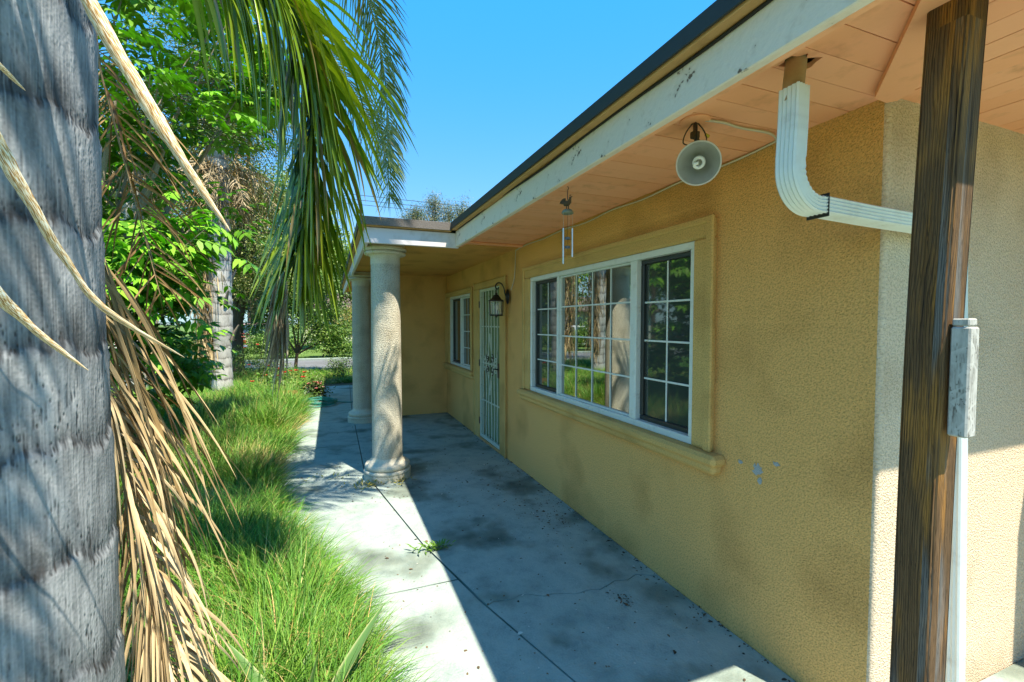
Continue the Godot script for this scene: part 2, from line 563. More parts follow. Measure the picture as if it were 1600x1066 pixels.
# ------------------------------------------------------------------ the scene
func _ready() -> void:
	rng.seed = 20240
	var cam := Camera3D.new()
	cam.name = "camera"
	add_child(cam)
	cam.position = Vector3(0, 1.6, 0)
	cam.rotation = Vector3(-.0398, -.3761, 0)
	cam.fov = 73.42
	cam.near = .05
	cam.far = 1200
	cam.current = true
	var env := Environment.new()
	env.background_mode = Environment.BG_SKY
	var sky := ProceduralSkyMaterial.new()
	sky.sky_top_color = lin(.045, .40, 1.0)
	sky.sky_horizon_color = lin(.66, .96, 1.0)
	sky.sky_curve = .13
	sky.ground_bottom_color = lin(.12, .13, .10)
	sky.ground_horizon_color = lin(.35, .40, .38)
	sky.sky_energy_multiplier = 1.05
	sky.sun_angle_max = 45.0
	sky.sun_curve = .15
	env.sky = Sky.new()
	env.sky.sky_material = sky
	env.background_energy_multiplier = .43
	env.tonemap_mode = Environment.TONE_MAPPER_LINEAR
	env.tonemap_exposure = 2.7
	env.sdfgi_enabled = true
	env.ssao_enabled = true
	env.ssil_enabled = true
	var we := WorldEnvironment.new()
	we.name = "environment"
	we.environment = env
	add_child(we)
	var sun := DirectionalLight3D.new()
	sun.name = "sun"
	add_child(sun)
	sun.look_at_from_position(Vector3(0, 10, 0), Vector3(0, 10, 0) + Vector3(-.177, -1.0, -.449), Vector3.UP)
	sun.light_color = Color(1.0, .96, .88)
	sun.light_energy = 1.3
	sun.light_angular_distance = .5
	sun.shadow_enabled = true
	materials()
	build_ground()
	build_house()
	build_fittings()
	build_near_palm()
	build_far_palm("palm_tree", "second palm with dead skirt and crooked grey trunk in the tall grass", -2.33, 12.1, 5.5, .19, 5, V(-.30, 0, -.1))
	build_far_palm("palm_tree", "third palm hidden behind the bright broadleaf tree", -4.1, 12.6, 5.9, .19, 6, V(.25, 0, -.1))
	build_plants()
	build_grass()
	build_far()

# ------------------------------------------------------------------ house
func wall_panel(mb: MB, o: Vector3, u: Vector3, out: Vector3, a0: float, a1: float, y0: float, y1: float, th: float, holes := []) -> void:
	var xs := [a0, a1]
	var ys := [y0, y1]
	for r in holes:
		xs.append(r[0]); xs.append(r[1]); ys.append(r[2]); ys.append(r[3])
	xs.sort()
	ys.sort()
	var pt := func(a: float, y: float, d: float) -> Vector3: return o + u * a + Vector3.UP * y - out * d
	for i in xs.size() - 1:
		for j in ys.size() - 1:
			if xs[i + 1] - xs[i] < 0.0001 or ys[j + 1] - ys[j] < 0.0001:
				continue
			var mx: float = (xs[i] + xs[i + 1]) / 2.0
			var my: float = (ys[j] + ys[j + 1]) / 2.0
			var open := false
			for r in holes:
				if mx > r[0] and mx < r[1] and my > r[2] and my < r[3]:
					open = true
			if open:
				continue
			for d in [0.0, th]:
				mb.poly([pt.call(xs[i], ys[j], d), pt.call(xs[i + 1], ys[j], d), pt.call(xs[i + 1], ys[j + 1], d), pt.call(xs[i], ys[j + 1], d)], out if d == 0.0 else -out)
	for r in holes:
		for e in [[r[0], r[2], r[1], r[2], Vector3.UP], [r[0], r[3], r[1], r[3], Vector3.DOWN], [r[0], r[2], r[0], r[3], u], [r[1], r[2], r[1], r[3], -u]]:
			mb.poly([pt.call(e[0], e[1], 0.0), pt.call(e[2], e[3], 0.0), pt.call(e[2], e[3], th), pt.call(e[0], e[1], th)], e[4])
	for e in [[a0, y0, a0, y1, -u], [a1, y0, a1, y1, u], [a0, y1, a1, y1, Vector3.UP], [a0, y0, a1, y0, Vector3.DOWN]]:
		mb.poly([pt.call(e[0], e[1], 0.0), pt.call(e[2], e[3], 0.0), pt.call(e[2], e[3], th), pt.call(e[0], e[1], th)], e[4])

func ss(mb: MB, x0: float, x1: float, y0: float, y1: float, s0: float, s1: float, ch := 0.0) -> void:
	mb.box(V(x0, y0, s0), V(x1, y1, s1), ch)

const BIG := [2.02, 4.30, 0.904, 2.06]
const SMALL := [6.45, 7.70, 0.90, 2.035]
const DOOR := [5.20, 6.04, 0.0, 2.06]

func build_house() -> void:
	var house := thing("stucco_house", "tan stucco bungalow with peach eaves, gridded windows and a columned porch", "house", V(W, 0, ZC))
	var south := Vector3(0, 0, 1)
	var west := Vector3(-1, 0, 0)
	var ahead := Vector3(0, 0, -1)
	var right := Vector3(1, 0, 0)
	# walls
	var mb := MB.new()
	wall_panel(mb, V(W, 0, 0), ahead, west, ZC + .018, 8.0, -.05, 2.54, .16, [BIG, SMALL, DOOR])
	part(house, "wall", mb, M.stucco, "tan front wall under the eave")
	mb = MB.new()
	var first := mb.v.size()
	for k in 7:
		var a := PI / 2 * k / 6.0
		var nn := Vector3(-cos(a), 0, sin(a))
		for y in [-.05, 2.54]:
			mb.vert(V(W + .018, y, ZC + .018) + nn * .018, nn)
	for k in 6:
		mb.tri_i(first + 2 * k, first + 2 * k + 1, first + 2 * k + 2)
		mb.tri_i(first + 2 * k + 1, first + 2 * k + 3, first + 2 * k + 2)
	wall_panel(mb, V(0, 0, ZC), right, south, W + .018, 3.30, -.05, 2.54, .16)
	part(house, "wall", mb, M.stucco_faded, "sun faded end wall of the house")
	mb = MB.new()
	wall_panel(mb, V(3.30, 0, 0), ahead, west, .20, ZC - .002, -.05, 2.54, .16)
	wall_panel(mb, V(0, 0, .20), right, south, 3.462, 9.0, -.05, 2.54, .16)
	part(house, "wing_wall", mb, M.stucco)
	mb = MB.new()
	wall_panel(mb, V(0, 0, 8.0), right, south, .56, W - .002, -.05, 2.54, .16)
	wall_panel(mb, V(.56, 0, 0), ahead, west, 8.162, 12.4, -.05, 2.54, .16)
	wall_panel(mb, V(0, 0, 12.4), right, ahead, .722, 9.0, -.05, 2.54, .16)
	wall_panel(mb, V(9.162, 0, 0), ahead, right, .20, 12.4, -.05, 2.54, .16)
	part(house, "porch_wall", mb, M.stucco)
	# roof sheet with its drip edge
	mb = MB.new()
	var plan := PackedVector2Array([Vector2(1.125, .437), Vector2(3.302, .437), Vector2(3.302, .188), Vector2(9.7, .188), Vector2(9.7, 13.0), Vector2(.255, 13.0), Vector2(.255, 4.48), Vector2(1.125, 4.48)])
	mb.prism(plan, V(0, 2.546, 0), right, ahead, Vector3.UP * .04)
	var roof := part(house, "roof", mb, M.roofing)
	mb = MB.new()
	ss(mb, 1.115, 1.124, 2.528, 2.592, .427, 4.48, .002)
	ss(mb, 1.124, 3.29, 2.528, 2.592, .427, .436, .002)
	part(roof, "drip_edge", mb, M.drip_edge)
	mb = MB.new()
	ss(mb, .246, 1.113, 2.512, 2.590, 4.470, 4.479, .002)
	ss(mb, .245, .254, 2.512, 2.590, 4.470, 13.0, .002)
	part(roof, "porch_drip_edge", mb, M.roofing)
	mb = MB.new()
	ss(mb, 1.127, 1.30, 2.519, 2.543, .445, 4.485, .003)
	ss(mb, 1.302, 3.28, 2.519, 2.543, .444, .60, .003)
	ss(mb, .262, 1.125, 2.505, 2.528, 4.487, 4.64, .003)
	ss(mb, .262, .45, 2.505, 2.528, 4.642, 12.95, .003)
	part(roof, "roof_sheathing", mb, M.sheathing)
	# fascia boards
	mb = MB.new()
	ss(mb, 1.175, 1.211, 2.362, 2.516, .48, 4.518, .004)
	part(house, "fascia", mb, M.fascia, "chipped grey white fascia board over the window")
	mb = MB.new()
	ss(mb, 1.213, 3.30, 2.362, 2.516, .48, .516, .004)
	part(house, "fascia", mb, M.fascia)
	mb = MB.new()
	ss(mb, .302, 1.211, 2.352, 2.500, 4.522, 4.557, .004)
	part(house, "fascia", mb, M.fascia_white, "white fascia board across the front of the porch")
	mb = MB.new()
	ss(mb, .302, .337, 2.352, 2.500, 4.559, 12.9, .004)
	part(house, "fascia", mb, M.fascia_white)
	build_soffits(house)
	# worn patch where old pale paint shows through the stucco below the window corner
	for q in [[1.60, .885, .030, .035], [1.50, .945, .022, .012], [1.70, .90, .016, .012], [1.585, .84, .014, .02]]:
		var pts := PackedVector2Array()
		for k in 18:
			var a := TAU * k / 18.0
			pts.append(Vector2(q[0] + cos(a) * q[2] * rr(.45, 1.1), q[1] + sin(a) * q[3] * rr(.45, 1.1)))
		mb = MB.new()
		mb.prism(pts, V(W - .0035, 0, 0), ahead, Vector3.UP, right * .006)
		part(house, "paint_patch", mb, M.old_paint)
	build_windows(house)
	build_door(house)
	column(house, .525, 4.87, "column")
	column(house, .46, 7.80, "column")

func build_soffits(house: Node3D) -> void:
	var right := Vector3(1, 0, 0)
	var ahead := Vector3(0, 0, -1)
	var x0 := 1.213
	var hip := func(s: float) -> float: return 1.175 + (s - .48) * 1.2308
	var hole := PackedVector2Array()
	for k in 14:
		var a := TAU * k / 14.0
		var r := .047 + .012 * sin(k * 2.7) + (.022 if cos(a) > .6 else 0.0)
		hole.append(Vector2(1.392 + cos(a) * r, 1.056 + sin(a) * r * .85))
	var back := MB.new()
	var holder := Node3D.new()
	holder.name = "soffit"
	house.add_child(holder, true)
	holder.position = V(1.5, SOF, 2.0) - house.position
	var s := .53
	var i := 0
	while s < 4.64:
		var e := minf(s + .1115, 4.66)
		var q: PackedVector2Array
		if s < ZC:
			q = PackedVector2Array([Vector2(x0, s), Vector2(maxf(hip.call(s) - .02, x0 + .02), s), Vector2(minf(hip.call(e) - .02, W + .05), e), Vector2(x0, e)])
		else:
			q = PackedVector2Array([Vector2(x0, s), Vector2(W + .003, s), Vector2(W + .003, e), Vector2(x0, e)])
		for piece in Geometry2D.clip_polygons(q, hole):
			var mb := MB.new()
			mb.prism(piece, V(0, SOF + rr(-.0012, .0012), 0), right, ahead, Vector3.UP * .018)
			part(holder, "board", mb, M.peach if i % 3 else M.peach_b)
		s += .115
		i += 1
	var x := 1.26
	while x < 3.28:
		var e := minf(x + .1115, 3.29)
		var q: PackedVector2Array
		if x < W:
			var s0: float = minf(.48 + (x - 1.175 + .03) / 1.2308, ZC)
			var s1: float = minf(.48 + (e - 1.175 + .03) / 1.2308, ZC)
			q = PackedVector2Array([Vector2(x, .518), Vector2(e, .518), Vector2(e, minf(s1, ZC + .003)), Vector2(x, s0)])
		else:
			q = PackedVector2Array([Vector2(x, .518), Vector2(e, .518), Vector2(e, ZC + .003), Vector2(x, ZC + .003)])
		var mb := MB.new()
		mb.prism(q, V(0, SOF + rr(-.0012, .0012), 0), right, ahead, Vector3.UP * .018)
		part(holder, "board", mb, M.peach if i % 3 else M.peach_b)
		x += .115
		i += 1
	# mitre board over the hip, its near end bare and split
	var d := (V(W, 0, ZC) - V(1.175, 0, .48)).normalized()
	var n := d.cross(Vector3.UP).normalized()
	var mb := MB.new()
	mb.prism(PackedVector2Array([Vector2(.05, -.055), Vector2(.88, -.055), Vector2(.945, -.012), Vector2(.945, .02), Vector2(.88, .055), Vector2(.05, .055)]), V(1.175, SOF - .026, .48), d, n, Vector3.UP * .022)
	part(holder, "hip_board", mb, M.peach_b)
	# inner edge strip behind the fascia and the trim board at the porch
	mb = MB.new()
	ss(mb, 1.213, 1.240, 2.366, SOF - .003, .518, 4.518, .003)
	part(holder, "edge_strip", mb, M.peach)
	mb = MB.new()
	ss(mb, 1.242, W - .003, 2.405, SOF - .003, 4.50, 4.56, .004)
	part(holder, "edge_strip", mb, M.peach_b)
	mb = MB.new()
	mb.prism(PackedVector2Array([Vector2(.339, 4.664), Vector2(W + .003, 4.664), Vector2(W + .003, 8.003), Vector2(.563, 8.003), Vector2(.563, 12.8), Vector2(.339, 12.8)]), V(0, 2.415, 0), right, ahead, Vector3.UP * .02)
	mb.prism(PackedVector2Array([Vector2(.339, 4.559), Vector2(1.24, 4.559), Vector2(1.24, 4.662), Vector2(.339, 4.662)]), V(0, 2.415, 0), right, ahead, Vector3.UP * .02)
	part(house, "porch_soffit", mb, M.porch_soffit)

func grid_sash(parent: Node3D, x: float, s0: float, s1: float, y0: float, y1: float, cols: int, rows: int, rim: float, glass: Material, screened: bool) -> void:
	# rim, pane, thin muntins between the panes
	var mb := MB.new()
	ss(mb, x - .012, x + .022, y0, y0 + rim, s0, s1, .004)
	ss(mb, x - .012, x + .022, y1 - rim, y1, s0, s1, .004)
	ss(mb, x - .0125, x + .0215, y0 + rim, y1 - rim, s0, s0 + rim, .004)
	ss(mb, x - .0125, x + .0215, y0 + rim, y1 - rim, s1 - rim, s1, .004)
	var sash := part(parent, "sash", mb, M.screen if screened else M.vinyl)
	mb = MB.new()
	ss(mb, x + .006, x + .012, y0 + rim + .001, y1 - rim - .001, s0 + rim + .001, s1 - rim - .001)
	part(parent, "pane", mb, glass)
	for k in range(1, cols):
		var a := lerpf(s0 + rim, s1 - rim, float(k) / cols)
		mb = MB.new()
		ss(mb, x - .001, x + .004, y0 + rim, y1 - rim, a - .006, a + .006, .001)
		part(parent, "muntin", mb, M.vinyl)
	for k in range(1, rows):
		var b := lerpf(y0 + rim, y1 - rim, float(k) / rows)
		mb = MB.new()
		ss(mb, x - .0022, x + .0035, b - .006, b + .006, s0 + rim, s1 - rim, .001)
		part(parent, "muntin", mb, M.vinyl)

func window_frame(house: Node3D, r: Array, mull: Array) -> MeshInstance3D:
	var mb := MB.new()
	var x := W + .018
	ss(mb, x - .03, x + .07, r[2], r[2] + .042, r[0], r[1], .005)
	ss(mb, x - .03, x + .07, r[3] - .042, r[3], r[0], r[1], .005)
	ss(mb, x - .0305, x + .07, r[2] + .042, r[3] - .042, r[0], r[0] + .036, .005)
	ss(mb, x - .0305, x + .07, r[2] + .042, r[3] - .042, r[1] - .036, r[1], .005)
	for m in mull:
		ss(mb, x - .024, x + .068, r[2] + .042, r[3] - .042, m[0], m[1], .005)
	return part(house, "window", mb, M.vinyl)

func build_windows(house: Node3D) -> void:
	var x := W + .022
	var f := window_frame(house, BIG, [[2.555, 2.625], [3.69, 3.725]])
	grid_sash(f, x, 2.626, 3.689, .947, 2.017, 4, 4, .014, M.glass_bright, false)
	grid_sash(f, x + .02, 2.057, 2.554, .947, 2.017, 2, 4, .03, M.glass_dark, true)
	grid_sash(f, x + .02, 3.726, 4.263, .947, 2.017, 2, 4, .03, M.glass_dark, true)
	f = window_frame(house, SMALL, [[7.02, 7.06]])
	grid_sash(f, x + .01, 6.487, 7.019, .943, 1.992, 2, 4, .018, M.glass_dark, false)
	grid_sash(f, x + .02, 7.061, 7.663, .943, 1.992, 1, 1, .03, M.glass_dark, true)
	# stucco surrounds: a flat band, a rounded outer lip, and a moulded sill
	for r in [[BIG, .145, .135, .105], [SMALL, .12, .24, .075]]:
		var q: Array = r[0]
		var a: float = q[0] - r[1]
		var b: float = q[1] + r[2]
		var t: float = q[3] + r[3]
		var mb := MB.new()
		ss(mb, W - .030, W + .01, q[2], q[3], a, q[0] - .001, .012)
		ss(mb, W - .030, W + .01, q[2], q[3], q[1] + .001, b, .012)
		ss(mb, W - .0295, W + .01, q[3] + .001, t, a, b, .012)
		ss(mb, W - .044, W - .02, q[2] + .001, t + .008, a - .012, a + .04, .016)
		ss(mb, W - .043, W - .02, t - .03, t + .007, a + .03, b + .01, .014)
		ss(mb, W - .044, W - .02, q[2] + .001, t + .008, b - .03, b + .012, .014)
		part(house, "window_surround", mb, M.stucco_trim)
		mb = MB.new()
		ss(mb, W - .088, W + .012, q[2] - .062, q[2] - .001, a - .085, b + .06, .024)
		ss(mb, W - .062, W + .012, q[2] - .112, q[2] - .045, a - .06, b + .04, .02)
		part(house, "window_sill", mb, M.stucco_trim)

func spiral(c: Vector3, r: float, turns: float, a0: float, hand: float) -> Array:
	var pts := []
	for i in 22:
		var t := i / 21.0
		var a := a0 + hand * TAU * turns * t
		var q := r * (1.0 - .8 * t)
		pts.append(c + Vector3(0, sin(a) * q, -cos(a) * q))
	return pts

func build_door(house: Node3D) -> void:
	var mb := MB.new()
	ss(mb, W - .026, W + .01, 0.0, 2.06, DOOR[0] - .21, DOOR[0] - .001, .012)
	ss(mb, W - .026, W + .01, 0.0, 2.06, DOOR[1] + .001, DOOR[1] + .20, .012)
	ss(mb, W - .0265, W + .01, 2.061, 2.15, DOOR[0] - .21, DOOR[1] + .20, .012)
	ss(mb, W - .036, W - .02, 0.0, 2.158, DOOR[0] - .222, DOOR[0] - .19, .01)
	ss(mb, W - .036, W - .02, 0.0, 2.158, DOOR[1] + .18, DOOR[1] + .212, .01)
	part(house, "door_surround", mb, M.stucco_trim)
	# steel security door: frame, mesh behind, wavy bars and scrolls in front
	var x := W + .012
	mb = MB.new()
	ss(mb, x - .018, x + .02, .03, 2.055, DOOR[0] + .002, DOOR[0] + .036, .004)
	ss(mb, x - .018, x + .02, .03, 2.055, DOOR[1] - .036, DOOR[1] - .002, .004)
	ss(mb, x - .0175, x + .02, 2.02, 2.054, DOOR[0] + .036, DOOR[1] - .036, .004)
	ss(mb, x - .0175, x + .02, .031, .075, DOOR[0] + .036, DOOR[1] - .036, .004)
	var door := part(house, "security_door", mb, M.door_white)
	mb = MB.new()
	ss(mb, x + .05, x + .056, .03, 2.05, DOOR[0] + .003, DOOR[1] - .003)
	part(door, "mesh_screen", mb, M.door_screen)
	mb = MB.new()
	ss(mb, x - .03, x + .10, -.01, .028, DOOR[0] + .002, DOOR[1] - .002, .004)
	part(house, "threshold", mb, M.sheathing)
	for k in 6:
		var s := lerpf(DOOR[0] + .036, DOOR[1] - .036, (k + 1) / 7.0)
		var pts := []
		for j in 19:
			var y := lerpf(.07, 2.02, j / 18.0)
			pts.append(V(x - .008, y, s + .008 * sin(y * 7.0 + k * 1.6)))
		mb = MB.new()
		mb.tube(pts, .0075, 6, false)
		part(door, "bar", mb, M.door_white)
	for y in [.55, 1.06, 1.55]:
		mb = MB.new()
		ss(mb, x - .004, x + .008, y - .009, y + .009, DOOR[0] + .037, DOOR[1] - .037, .002)
		part(door, "cross_bar", mb, M.door_white)
	var c := V(x - .016, 1.06, 5.61)
	for sy in [-1.0, 1.0]:
		for sx in [-1.0, 1.0]:
			mb = MB.new()
			mb.tube(spiral(c + Vector3(0, sy * .075, sx * .085), .062, 1.4, PI / 2 * sy, sx * sy), .0065, 6)
			part(door, "scroll", mb, M.rust_metal)
			mb = MB.new()
			mb.tube(spiral(c + Vector3(0, sy * .06, sx * .22), .05, 1.3, -PI / 2 * sy, -sx * sy), .006, 6)
			part(door, "scroll", mb, M.door_white)
			mb = MB.new()
			mb.tube([c + Vector3(0, sy * .40, 0), c + Vector3(0, sy * .2, sx * .045), c + Vector3(0, sy * .02, sx * .13)], .0065, 6)
			part(door, "scroll", mb, M.door_white)
	mb = MB.new()
	ss(mb, x - .035, x - .005, .92, 1.10, DOOR[0] + .012, DOOR[0] + .075, .006)
	var lock := part(door, "lock_box", mb, M.rust_metal)
	mb = MB.new()
	mb.tube([V(x - .036, 1.03, DOOR[0] + .04), V(x - .062, 1.03, DOOR[0] + .04), V(x - .066, 1.03, DOOR[0] + .09)], .009, 8)
	part(door, "handle", mb, M.black_metal)
	for y in [.25, 1.05, 1.85]:
		mb = MB.new()
		mb.tube([V(x - .022, y - .045, DOOR[1] - .004), V(x - .022, y + .045, DOOR[1] - .004)], .011, 8)
		part(door, "hinge", mb, M.rust_metal)

func column(house: Node3D, x: float, s: float, called: String) -> void:
	var t := Transform3D(Basis.IDENTITY, V(x, 0, s))
	var mb := MB.new()
	mb.lathe([Vector2(.152, .215), Vector2(.152, .7), Vector2(.149, 1.5), Vector2(.144, 2.19)], 40, t)
	var col := part(house, called, mb, M.column)
	mb = MB.new()
	var base := [Vector2(.236, -.02), Vector2(.236, .06)]
	for k in 7:
		base.append(Vector2(.226 + .012 * cos(-PI / 2 + PI * k / 6.0), .078 + .018 * sin(-PI / 2 + PI * k / 6.0)))
	base.append(Vector2(.218, .098))
	for k in 9:
		base.append(Vector2(.196 + .03 * cos(-PI / 2 + PI * k / 8.0), .132 + .033 * sin(-PI / 2 + PI * k / 8.0)))
	for q in [Vector2(.19, .168), Vector2(.170, .182), Vector2(.158, .20), Vector2(.155, .216), Vector2(.15, .216)]:
		base.append(q)
	mb.lathe(base, 40, t)
	part(col, "base", mb, M.column_smooth)
	mb = MB.new()
	var cap := [Vector2(.13, 2.189), Vector2(.147, 2.189), Vector2(.147, 2.265), Vector2(.162, 2.285)]
	for k in 7:
		cap.append(Vector2(.19 + .016 * cos(-PI / 2 + PI * k / 6.0), 2.303 + .016 * sin(-PI / 2 + PI * k / 6.0)))
	cap.append(Vector2(.186, 2.322))
	for k in 7:
		cap.append(Vector2(.196 + .018 * cos(-PI / 2 + PI * k / 6.0), 2.346 + .023 * sin(-PI / 2 + PI * k / 6.0)))
	for q in [Vector2(.196, 2.3755), Vector2(.196, 2.405), Vector2(.0, 2.405)]:
		cap.append(q)
	mb.lathe(cap, 40, t)
	part(col, "capital", mb, M.column_smooth)

# ------------------------------------------------------------------ things fixed to the house
func build_fittings() -> void:
	build_downspout()
	build_post()
	build_floodlight()
	build_chime()
	build_lantern()
	# thin white cable along the top of the wall, and the black one along the fascia
	var mb := MB.new()
	var pts := []
	for p in [[1.42, 1.475, 2.424], [1.50, 1.45, 2.416], [1.62, 1.47, 2.421], [1.76, 1.455, 2.416], [1.86, 1.50, 2.422], [1.895, 1.55, 2.424], [1.902, 1.8, 2.415], [1.903, 2.15, 2.42], [1.903, 2.5, 2.405], [1.903, 2.85, 2.418], [1.903, 3.2, 2.40], [1.903, 3.6, 2.416], [1.903, 4.0, 2.405], [1.903, 4.4, 2.413], [1.903, 4.66, 2.40], [1.904, 4.71, 2.38], [1.904, 4.73, 2.2], [1.904, 4.76, 2.08], [1.904, 4.85, 1.97]]:
		pts.append(V(p[0], p[2], p[1]))
	mb.tube(smooth(pts, 4), .0055, 6)
	tag(part(self, "cable", mb, M.cable_white), "thin white cable running along the top of the wall under the eave", "cable")
	mb = MB.new()
	pts = []
	for i in 34:
		var s := lerpf(.53, 4.42, i / 33.0)
		pts.append(V(1.170, 2.5165 + .012 * sin(s * 3.1 + .4) * sin(s * 1.3 + .9), s))
	mb.tube(smooth(pts, 3), .006, 6)
	tag(part(self, "cable", mb, M.cable_black), "black cable sagging along the top of the fascia board", "cable")

func smooth(pts: Array, k: int) -> Array:
	var out := []
	for i in pts.size() - 1:
		var a: Vector3 = pts[maxi(i - 1, 0)]
		var d: Vector3 = pts[mini(i + 2, pts.size() - 1)]
		for j in k:
			out.append(pts[i].cubic_interpolate(pts[i + 1], a, d, float(j) / k))
	out.append(pts[-1])
	return out

func leader(mb: MB, pts: Array, inner := Vector3.ZERO, crimp := 0.0) -> void:
	# ribbed rectangular pipe: profile a across the bend plane, b along s
	var prof := []
	var nrib := 4
	for side in 4:
		var la := .035 if side % 2 == 0 else .027
		var lb := .027 if side % 2 == 0 else .035
		for k in nrib * 2 + 1:
			var t := -1.0 + 2.0 * (k + .5) / (nrib * 2 + 1)
			var q := Vector2(t * la * .93, lb - (.0045 if k % 2 == 1 else 0.0))
			prof.append(q.rotated(-PI / 2 * side))
	var m := prof.size()
	var bdir := Vector3(0, 0, -1)
	var rows := []
	for i in pts.size():
		var row := []
		var d: Vector3 = (pts[mini(i + 1, pts.size() - 1)] - pts[maxi(i - 1, 0)]).normalized()
		var a := bdir.cross(d).normalized()
		for k in m + 1:
			var q: Vector2 = prof[k % m]
			var o := a * q.y + bdir * q.x
			if crimp > 0.0 and i % 2 == 1 and o.dot(inner - pts[i]) > 0.0:
				o -= a * q.y * crimp
			row.append(pts[i] + o)
		rows.append(row)
	for i in pts.size() - 1:
		var c: Vector3 = (pts[i] + pts[i + 1]) / 2.0
		for k in m:
			var q := [rows[i][k], rows[i][k + 1], rows[i + 1][k + 1], rows[i + 1][k]]
			mb.poly(q, (q[0] + q[1] + q[2] + q[3]) / 4.0 - c)

func build_downspout() -> void:
	var t := thing("downspout", "white ribbed rain pipe that bends from the soffit to the wooden post", "downspout", V(2.30, 0, 1.02))
	var s := 1.02
	var xl := 1.330
	var yh := 1.972
	var r := .105
	var mb := MB.new()
	mb.tube([V(1.396, 2.50, 1.056), V(1.388, 2.43, 1.053), V(1.362, 2.35, 1.04), V(1.345, 2.28, 1.03)], .031, 14, false)
	part(t, "outlet_pipe", mb, M.old_pipe, "stained tan stub of pipe coming through the soffit")
	mb = MB.new()
	leader(mb, [V(xl + .014, 2.325, s + .004), V(xl + .006, 2.22, s), V(xl, yh + r + .03, s)])
	part(t, "pipe", mb, M.white_metal)
	mb = MB.new()
	var pts := [V(xl, yh + r + .045, s), V(xl, yh + r + .02, s)]
	for k in 17:
		var a := PI + (PI / 2 + .05) * k / 16.0
		pts.append(V(xl + r + cos(a) * r, yh + r + sin(a) * r, s))
	pts.append(V(xl + r + .03, yh - .0, s))
	mb.col = Color(1, 1, 1)
	leader(mb, pts, V(xl + r, yh + r, s), .16)
	part(t, "elbow", mb, M.white_metal)
	mb = MB.new()
	leader(mb, [V(xl + r + .018, yh + .001, s), V(1.7, yh - .008, s - .001), V(2.12, yh - .017, s - .002)])
	part(t, "pipe", mb, M.white_metal)
	mb = MB.new()
	var low := [V(2.11, yh - .018, s)]
	for k in 11:
		var a := PI / 2 * k / 10.0
		low.append(V(2.13 + sin(a) * .09, yh - .108 + cos(a) * .09, s))
	low.append(V(2.222, yh - .15, s))
	leader(mb, low, V(2.13, yh - .108, s), .16)
	part(t, "pipe", mb, M.white_metal)
	mb = MB.new()
	leader(mb, [V(2.221, yh - .14, s), V(2.272, 1.1, s), V(2.325, .04, s)])
	part(t, "pipe", mb, M.white_metal)
	mb = MB.new()
	ss(mb, xl + r + .022, xl + r + .026, yh - .0365, yh + .0365, s - .0365, s + .0365, .001)
	part(t, "seam", mb, M.cable_black)

func build_post() -> void:
	var t := thing("wooden_post", "weathered brown timber post with coarse grain and a pale block nailed on", "post", V(1.52, 0, .72))
	var mb := MB.new()
	# slightly bowed square post, uv along the length
	var n := 16
	var half := .0445
	for k in 4:
		var first := mb.v.size()
		var a := PI / 2 * k
		var nn := Vector3(cos(a), 0, sin(a))
		var sd := Vector3(-sin(a), 0, cos(a))
		for i in n + 1:
			var y := lerpf(-.02, SOF - .002, float(i) / n)
			var f := 1.0 - y / 2.4
			var c := V(1.449 + half, y, .697 + .050 * f + .007 * sin(f * 5.0))
			for e in 4:
				var u: float = [-1.0, -.82, .82, 1.0][e]
				var inset := .006 if e == 0 or e == 3 else 0.0
				mb.vert(c + nn * (half - inset) + sd * half * u * (1.0 if inset > 0.0 else .97), (nn + sd * (u * .7 if inset > 0.0 else 0.0)).normalized(), Vector2((u * .5 + .5) * .98 + .01 + k * .37, y / 2.35))
		for i in n:
			for e in 3:
				var b := first + i * 4 + e
				mb.tri_i(b, b + 1, b + 4)
				mb.tri_i(b + 1, b + 5, b + 4)
	part(t, "timber", mb, M.post_wood)
	mb = MB.new()
	ss(mb, 1.462, 1.505, 1.312, 1.59, .632, .672, .004)
	part(t, "block", mb, M.grey_wood, "pale grey weathered block of wood nailed to the post")
	mb = MB.new()
	ss(mb, 1.465, 1.502, 1.592, 1.611, .636, .671, .003)
	part(t, "block", mb, M.grey_wood)

